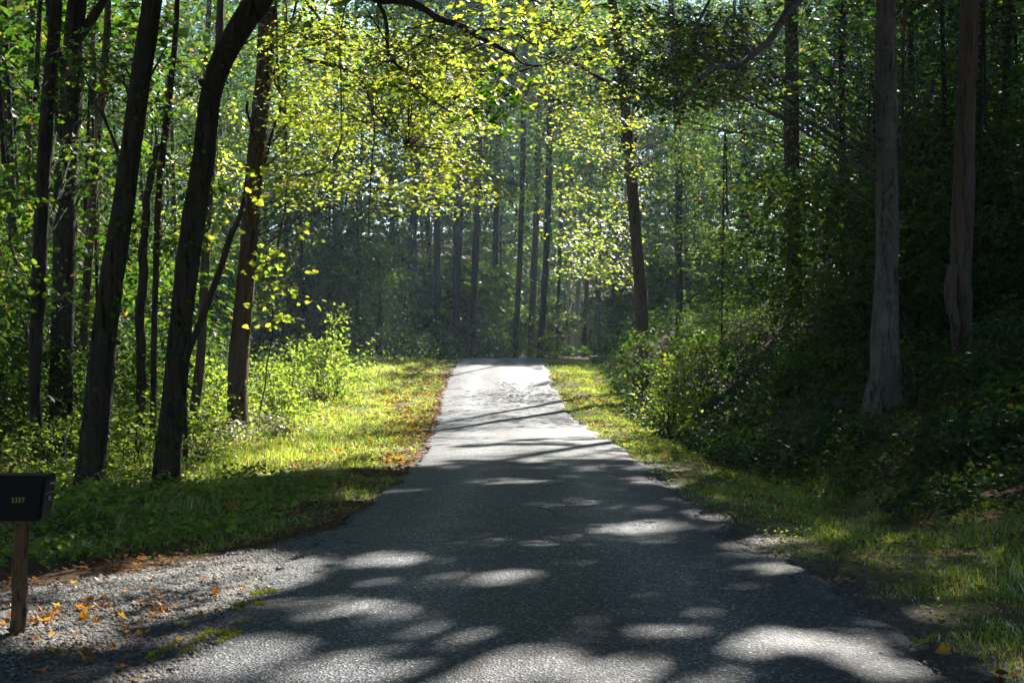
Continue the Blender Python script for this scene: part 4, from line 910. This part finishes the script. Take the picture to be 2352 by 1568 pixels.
# ------------------------------------------------------------------ leaf litter and fallen leaves
def litter(label, n, xr, yr, cond, size):
    x = R.uniform(*xr, n * 4); y = R.uniform(*yr, n * 4)
    k = cond(x, y) & (np.abs(x) < .39 * y + .5); x, y = x[k][:n], y[k][:n]; m = len(x)
    p = np.stack([x, y, ground_z(x, y) + R.uniform(.012, .05, m)], 1)
    bag = Bag(); leaves(bag, p, rand_nrm(m, .45), R.uniform(0, 6.28, m), size * R.uniform(.6, 1.3, m) * np.interp(y, [15, 50], [1, 1.7]), 'oval')
    tag(bag.build('leaf_litter', M['litter'], kind='stuff'), label, 'leaf litter')
litter('brown leaf litter between driveway and the weeds', 2400, (-7, -1.6), (9.5, 16), lambda x, y: (y > drive_far(x) - .12 + .3 * (noise(x * 4, y * 4) - .5)) & (y < drive_far(x) + .7 + .9 * cl(x, y, 1.2)) & (x < road_l(y) - .05) & (cl(x + 5, y, 2.) > .4), .055)
litter('orange brown leaf litter on the left verge along the road', 6500, (-6, -1.5), (15, 58), lambda x, y: (x < road_l(y) + .1) & (x > road_l(y) - .5 - 2.4 * cl(x + 3, y, .7)) & (cl(x, y, 1.1) > .44), .06)
litter('orange brown leaf litter on the right verge along the road', 2600, (1.2, 5), (7, 58), lambda x, y: (x > road_r(y) + .1) & (x < road_r(y) + 2.2) & (cl(x + 60, y, .9) > .52), .06)
litter('brown leaf litter on the foot of the right bank', 3500, (4.2, 9), (10, 26), lambda x, y: (x - road_c(y) > 4.2) & (cl(x + 11, y, 1.1) > .36), .07)
litter('leaf litter on the floor of the left wood', 5000, (-14, -4.5), (17, 45), lambda x, y: (x < -4.6), .08)

FM = {}
def fallen(x, y, kind, label, group, s, on='gravel'):
    key = (kind, random.randrange(4))
    if key not in FM:
        tv, tf = LEAF['maple']
        v = tv.copy() - np.array([.45, 0, 0])
        cu = R.uniform(.35, .9); ph = R.uniform(0, 6.28)
        v[:, 2] = np.maximum(0, cu * (v[:, 0] * math.cos(ph) + v[:, 1] * math.sin(ph)) ** 2 * 1.6 + .22 * np.abs(v[:, 1]))
        v[:, 1] *= R.uniform(.8, 1.15)
        me = bpy.data.meshes.new('fallen_leaf'); me.from_pydata(v.tolist(), [], tf[0].tolist()); me.materials.append(M[kind]); FM[key] = me
    o = bpy.data.objects.new('fallen_leaf', FM[key]); COL.objects.link(o)
    z = float(road_top(x, y)) if on == 'road' else float(ground_z(x, y)) + (.034 if on == 'gravel' else .045)
    o.location = (x, y, z); o.scale = (s, s, s)
    o.rotation_euler = (R.normal(0, .3), R.normal(0, .3), R.uniform(0, 6.28))
    tag(o, label, 'leaf', group)
n = 0
while n < 120:
    x = R.uniform(-3.6, -1.9); y = R.uniform(7.6, 11.2)
    w = math.exp(-((x + 3.1) ** 2 / .55 + (y - 8.9) ** 2 / 1.6)) + .16
    if y > drive_far(x) - .15 or abs(x) > .37 * y or R.random() > w: continue
    kd = R.choice(['orange', 'yellow', 'brown', 'orange', 'brown'])
    fallen(x, y, kd, {'orange': 'curled orange fallen leaf on the pale gravel driveway', 'yellow': 'golden yellow fallen leaf on the pale gravel driveway', 'brown': 'dull brown fallen leaf on the pale gravel driveway'}[kd], 'fallen leaves on the driveway', R.uniform(.035, .085)); n += 1
n = 0
while n < 85:
    y = R.uniform(16, 55); x = float(road_l(y)) - R.uniform(.1, 1.9)
    if fbm(x * .8, y * .5) < .45: continue
    fallen(x, y, 'orange', 'orange fallen leaf in the grass of the left verge', 'fallen leaves on the left verge', R.uniform(.10, .17), 'grass'); n += 1
n = 0
while n < 40:
    y = R.uniform(7.6, 45); x = float(road_r(y)) + R.uniform(.2, 1.5)
    if abs(x) > .37 * y or fbm(x * .8 + 20, y * .5) < .45: continue
    fallen(x, y, 'brown' if y < 20 and R.random() < .6 else 'orange', 'rusty fallen leaf in the grass of the right verge', 'fallen leaves on the right verge', R.uniform(.07, .13), 'grass'); n += 1
q = P(2110, 1480, 8.55); fallen(q[0], 8.55, 'green_fallen', 'bright yellow green leaf at the right asphalt edge', None, .14, 'grass')
q = P(2170, 1500, 8.3); fallen(q[0], 8.3, 'yellow', 'golden leaf beside the bright yellow green leaf', None, .10, 'grass')
q = P(1395, 1068, 22.3); fallen(q[0], 22.3, 'orange', 'lone orange leaf on the asphalt', None, .11, 'road')
q = P(1717, 1335, 10.9); fallen(q[0], 10.9, 'brown', 'dark curled leaf on the asphalt near the right edge', None, .08, 'road')
q = P(478, 1467, 8.75); fallen(q[0], 8.75, 'green_fallen', 'small green leaf on the gravel by the moss', None, .06)
q = P(1685, 1405, 9.6); fallen(q[0], 9.6, 'yellow', 'small yellow leaf flat on the asphalt', None, .05, 'road')

# moss along the broken asphalt edge
def moss(label, px, py, rx, ry_, n):
    d = CAMH * FPX / (py - HOR); x0 = (px - CXP) / FPX * d
    a = R.uniform(0, 6.28, n); q = np.sqrt(R.random(n))
    x = x0 + rx * q * np.cos(a) + .35 * ry_ * q * np.sin(a); y = d + ry_ * q * np.sin(a)
    k = fbm(x * 12, y * 7) > .52; x, y = x[k], y[k]; m = len(x)
    z = np.where(x > road_l(y) - .02, road_top(x, y), ground_z(x, y) + .02)
    bag = Bag(); leaves(bag, np.stack([x, y, z + .004 + R.uniform(0, .008, m)], 1), rand_nrm(m, .5), R.uniform(0, 6.28, m), R.uniform(.012, .03, m), 'diamond')
    tag(bag.build('moss_patch', M['moss'], kind='stuff'), label, 'moss')
moss('large yellow green moss patch on the broken asphalt edge', 470, 1470, .16, .55, 2600)
moss('small yellow green moss patch further up the asphalt edge', 560, 1395, .13, .22, 800)
moss('sliver of moss on the asphalt edge nearest the driveway', 600, 1365, .10, .12, 350)

# ------------------------------------------------------------------ mailbox
def mailbox():
    d = 9.06
    base = onground(P(38, 1440, d)[0], d)
    t = thing('mailbox', 'black square mailbox numbered 2357 on a rough cedar post', 'mailbox', base)
    topc = P(52, 1196, d + .02)
    ln = np.array([base - [0, 0, .1], base + (topc - base) * .3 + [.008, 0, 0], base + (topc - base) * .65 - [.004, 0, 0], topc + [0, 0, .03]])
    pts, rr = resample(ln, [.054, .050, .050, .047], .03)
    bag = Bag(); tube(bag, pts, rr, 18, .14, 12.); post = bag.build('post', M['cedar'], t, smooth=True)
    # shaggy fibres along the post
    fb = Bag(); k = R.integers(2, len(pts) - 1, 260); a = R.uniform(0, 6.28, 260)
    for i_, aa in zip(k, a):
        dirv = np.array([math.cos(aa), math.sin(aa), 0]); p0 = pts[i_] + dirv * rr[i_] * .98
        tube(fb, [p0, p0 + dirv * R.uniform(.004, .012) + [0, 0, R.uniform(-.03, .03)]], [.0018, .0006], 3, cap=False)
    fb.build('fibres', M['cedar'], post, kind='stuff')
    f0 = d - .10; b0 = d + .10
    zt = P(0, 1094, f0)[2]; zb = P(0, 1196, f0)[2]
    xr_t = P(105, 0, f0)[0]; xr_b = P(92, 0, f0)[0]; xl = xr_t - .52
    def prism(x0t, x1t, x0b, x1b, y0, y1, z0, z1, bev=.006):
        import bmesh
        bm = bmesh.new()
        vs = [bm.verts.new(c) for c in [(x0b, y0, z0), (x1b, y0, z0), (x1b, y1, z0), (x0b, y1, z0), (x0t, y0, z1), (x1t, y0, z1), (x1t, y1, z1), (x0t, y1, z1)]]
        for f in [(0, 3, 2, 1), (4, 5, 6, 7), (0, 1, 5, 4), (1, 2, 6, 5), (2, 3, 7, 6), (3, 0, 4, 7)]: bm.faces.new([vs[i] for i in f])
        if bev: bmesh.ops.bevel(bm, geom=list(bm.edges), offset=bev, segments=2, affect='EDGES')
        bm.verts.index_update()
        v = np.array([p.co[:] for p in bm.verts]); fs = [[q.index for q in f.verts] for f in bm.faces]; bm.free()
        return v, fs
    def put(name, v, fs, mat, par):
        me = bpy.data.meshes.new(name); me.from_pydata((v - base).tolist(), [], fs); me.materials.append(M[mat])
        o = bpy.data.objects.new(name, me); COL.objects.link(o); o.parent = par; o['_base'] = tuple(base); return o
    body = put('box', *prism(xl, xr_t - .012, xl + .06, xr_b - .012, f0, b0, zb, zt - .006), 'black', t)
    put('lid', *prism(xl - .008, xr_t + .002, xl - .008, xr_t + .002, f0 - .008, b0 + .008, zt - .008, zt + .008, .004), 'black', t)
    door = put('door', *prism(xr_t - .010, xr_t + .004, xr_b - .010, xr_b + .004, f0 + .006, b0 - .006, zb + .004, zt - .012, .003), 'black', t)
    put('handle', *prism(xr_t - .002, xr_t + .020, xr_t - .002, xr_t + .020, d - .025, d + .025, zt - .055, zt - .043, .003), 'steel', door)
    xm = (xr_t + xr_b) / 2
    put('latch', *prism(xm, xm + .016, xm, xm + .016, d - .012, d + .012, zb + .12, zb + .15, .003), 'steel', door)
    put('seam', *prism(xm + .006, xm + .010, xm + .006, xm + .010, f0 + .012, b0 - .012, (zt + zb) / 2 + .028, (zt + zb) / 2 + .034, .001), 'steel', door)
    put('mounting_board', *prism(xl + .10, xr_b - .05, xl + .10, xr_b - .05, d - .07, d + .07, zb - .022, zb - .001, .003), 'cedar', t)
    # numerals
    for ch, px in zip('2357', (29.5, 37.5, 45.5, 53.5)):
        cu = bpy.data.curves.new('numeral', 'FONT'); cu.body = ch; cu.size = .044; cu.extrude = .0012; cu.align_x = 'CENTER'; cu.offset = .0013
        to = bpy.data.objects.new('tmp', cu); COL.objects.link(to)
        bpy.context.view_layer.update()
        me = bpy.data.meshes.new_from_object(to.evaluated_get(bpy.context.evaluated_depsgraph_get()))
        bpy.data.objects.remove(to)
        v = np.array([p.co[:] for p in me.vertices])
        x0, z0 = P(px, 1153, f0)[0], P(px, 1153, f0)[2]
        nv = np.stack([x0 + v[:, 0] * .78, np.full(len(v), f0 - .0016) - v[:, 2], z0 + v[:, 1]], 1) - base
        me.vertices.foreach_set('co', nv.astype(np.float32).ravel()); me.update()
        me.materials.clear(); me.materials.append(M['gold']); me.name = 'numeral'
        o = bpy.data.objects.new('numeral', me); COL.objects.link(o); o.parent = body; o['_base'] = tuple(base)
mailbox()
# grey stake behind the mailbox
b = Bag(); p, q = resample(np.array([onground(P(151, 1100, 19.5)[0], 19.5, -.1), P(152, 1060, 19.5), P(155, 985, 19.5), P(163, 968, 19.4)]), [.014, .013, .011, .006], .08)
tube(b, p, q, 7, .1, 4.); tag(b.build('dead_stem', M['grey_stem'], smooth=True), 'thin grey dead stem standing left of the thick leaning trunk', 'dead stem')

# ------------------------------------------------------------------ haze
HAZE = 0.00038
if HAZE:
    m, nt, out = newmat('haze')
    pv = N(nt, 'ShaderNodeVolumePrincipled'); pv.inputs['Color'].default_value = (.62, .82, 1, 1); pv.inputs['Density'].default_value = HAZE; pv.inputs['Anisotropy'].default_value = .45
    nt.links.new(pv.outputs[0], out.inputs['Volume'])
    v = np.array([(x, y, z) for z in (-4, 62) for y in (-70, 345) for x in (-250, 250)], float)
    hz = mesh('haze', v, np.array([(0, 2, 3, 1), (4, 5, 7, 6), (0, 1, 5, 4), (2, 6, 7, 3), (0, 4, 6, 2), (1, 3, 7, 5)]), m, kind='stuff')
    hz.data.materials.clear(); hz.data.materials.append(m)
    hz['label'] = 'thin pale morning haze filling the wood'; hz['category'] = 'haze'
for o in bpy.data.objects:
    if '_base' in o: del o['_base']
print('TRIS', sum(sum(len(p.vertices) - 2 for p in []) + len(o.data.loops) - 2 * len(o.data.polygons) for o in bpy.data.objects if o.type == 'MESH'))
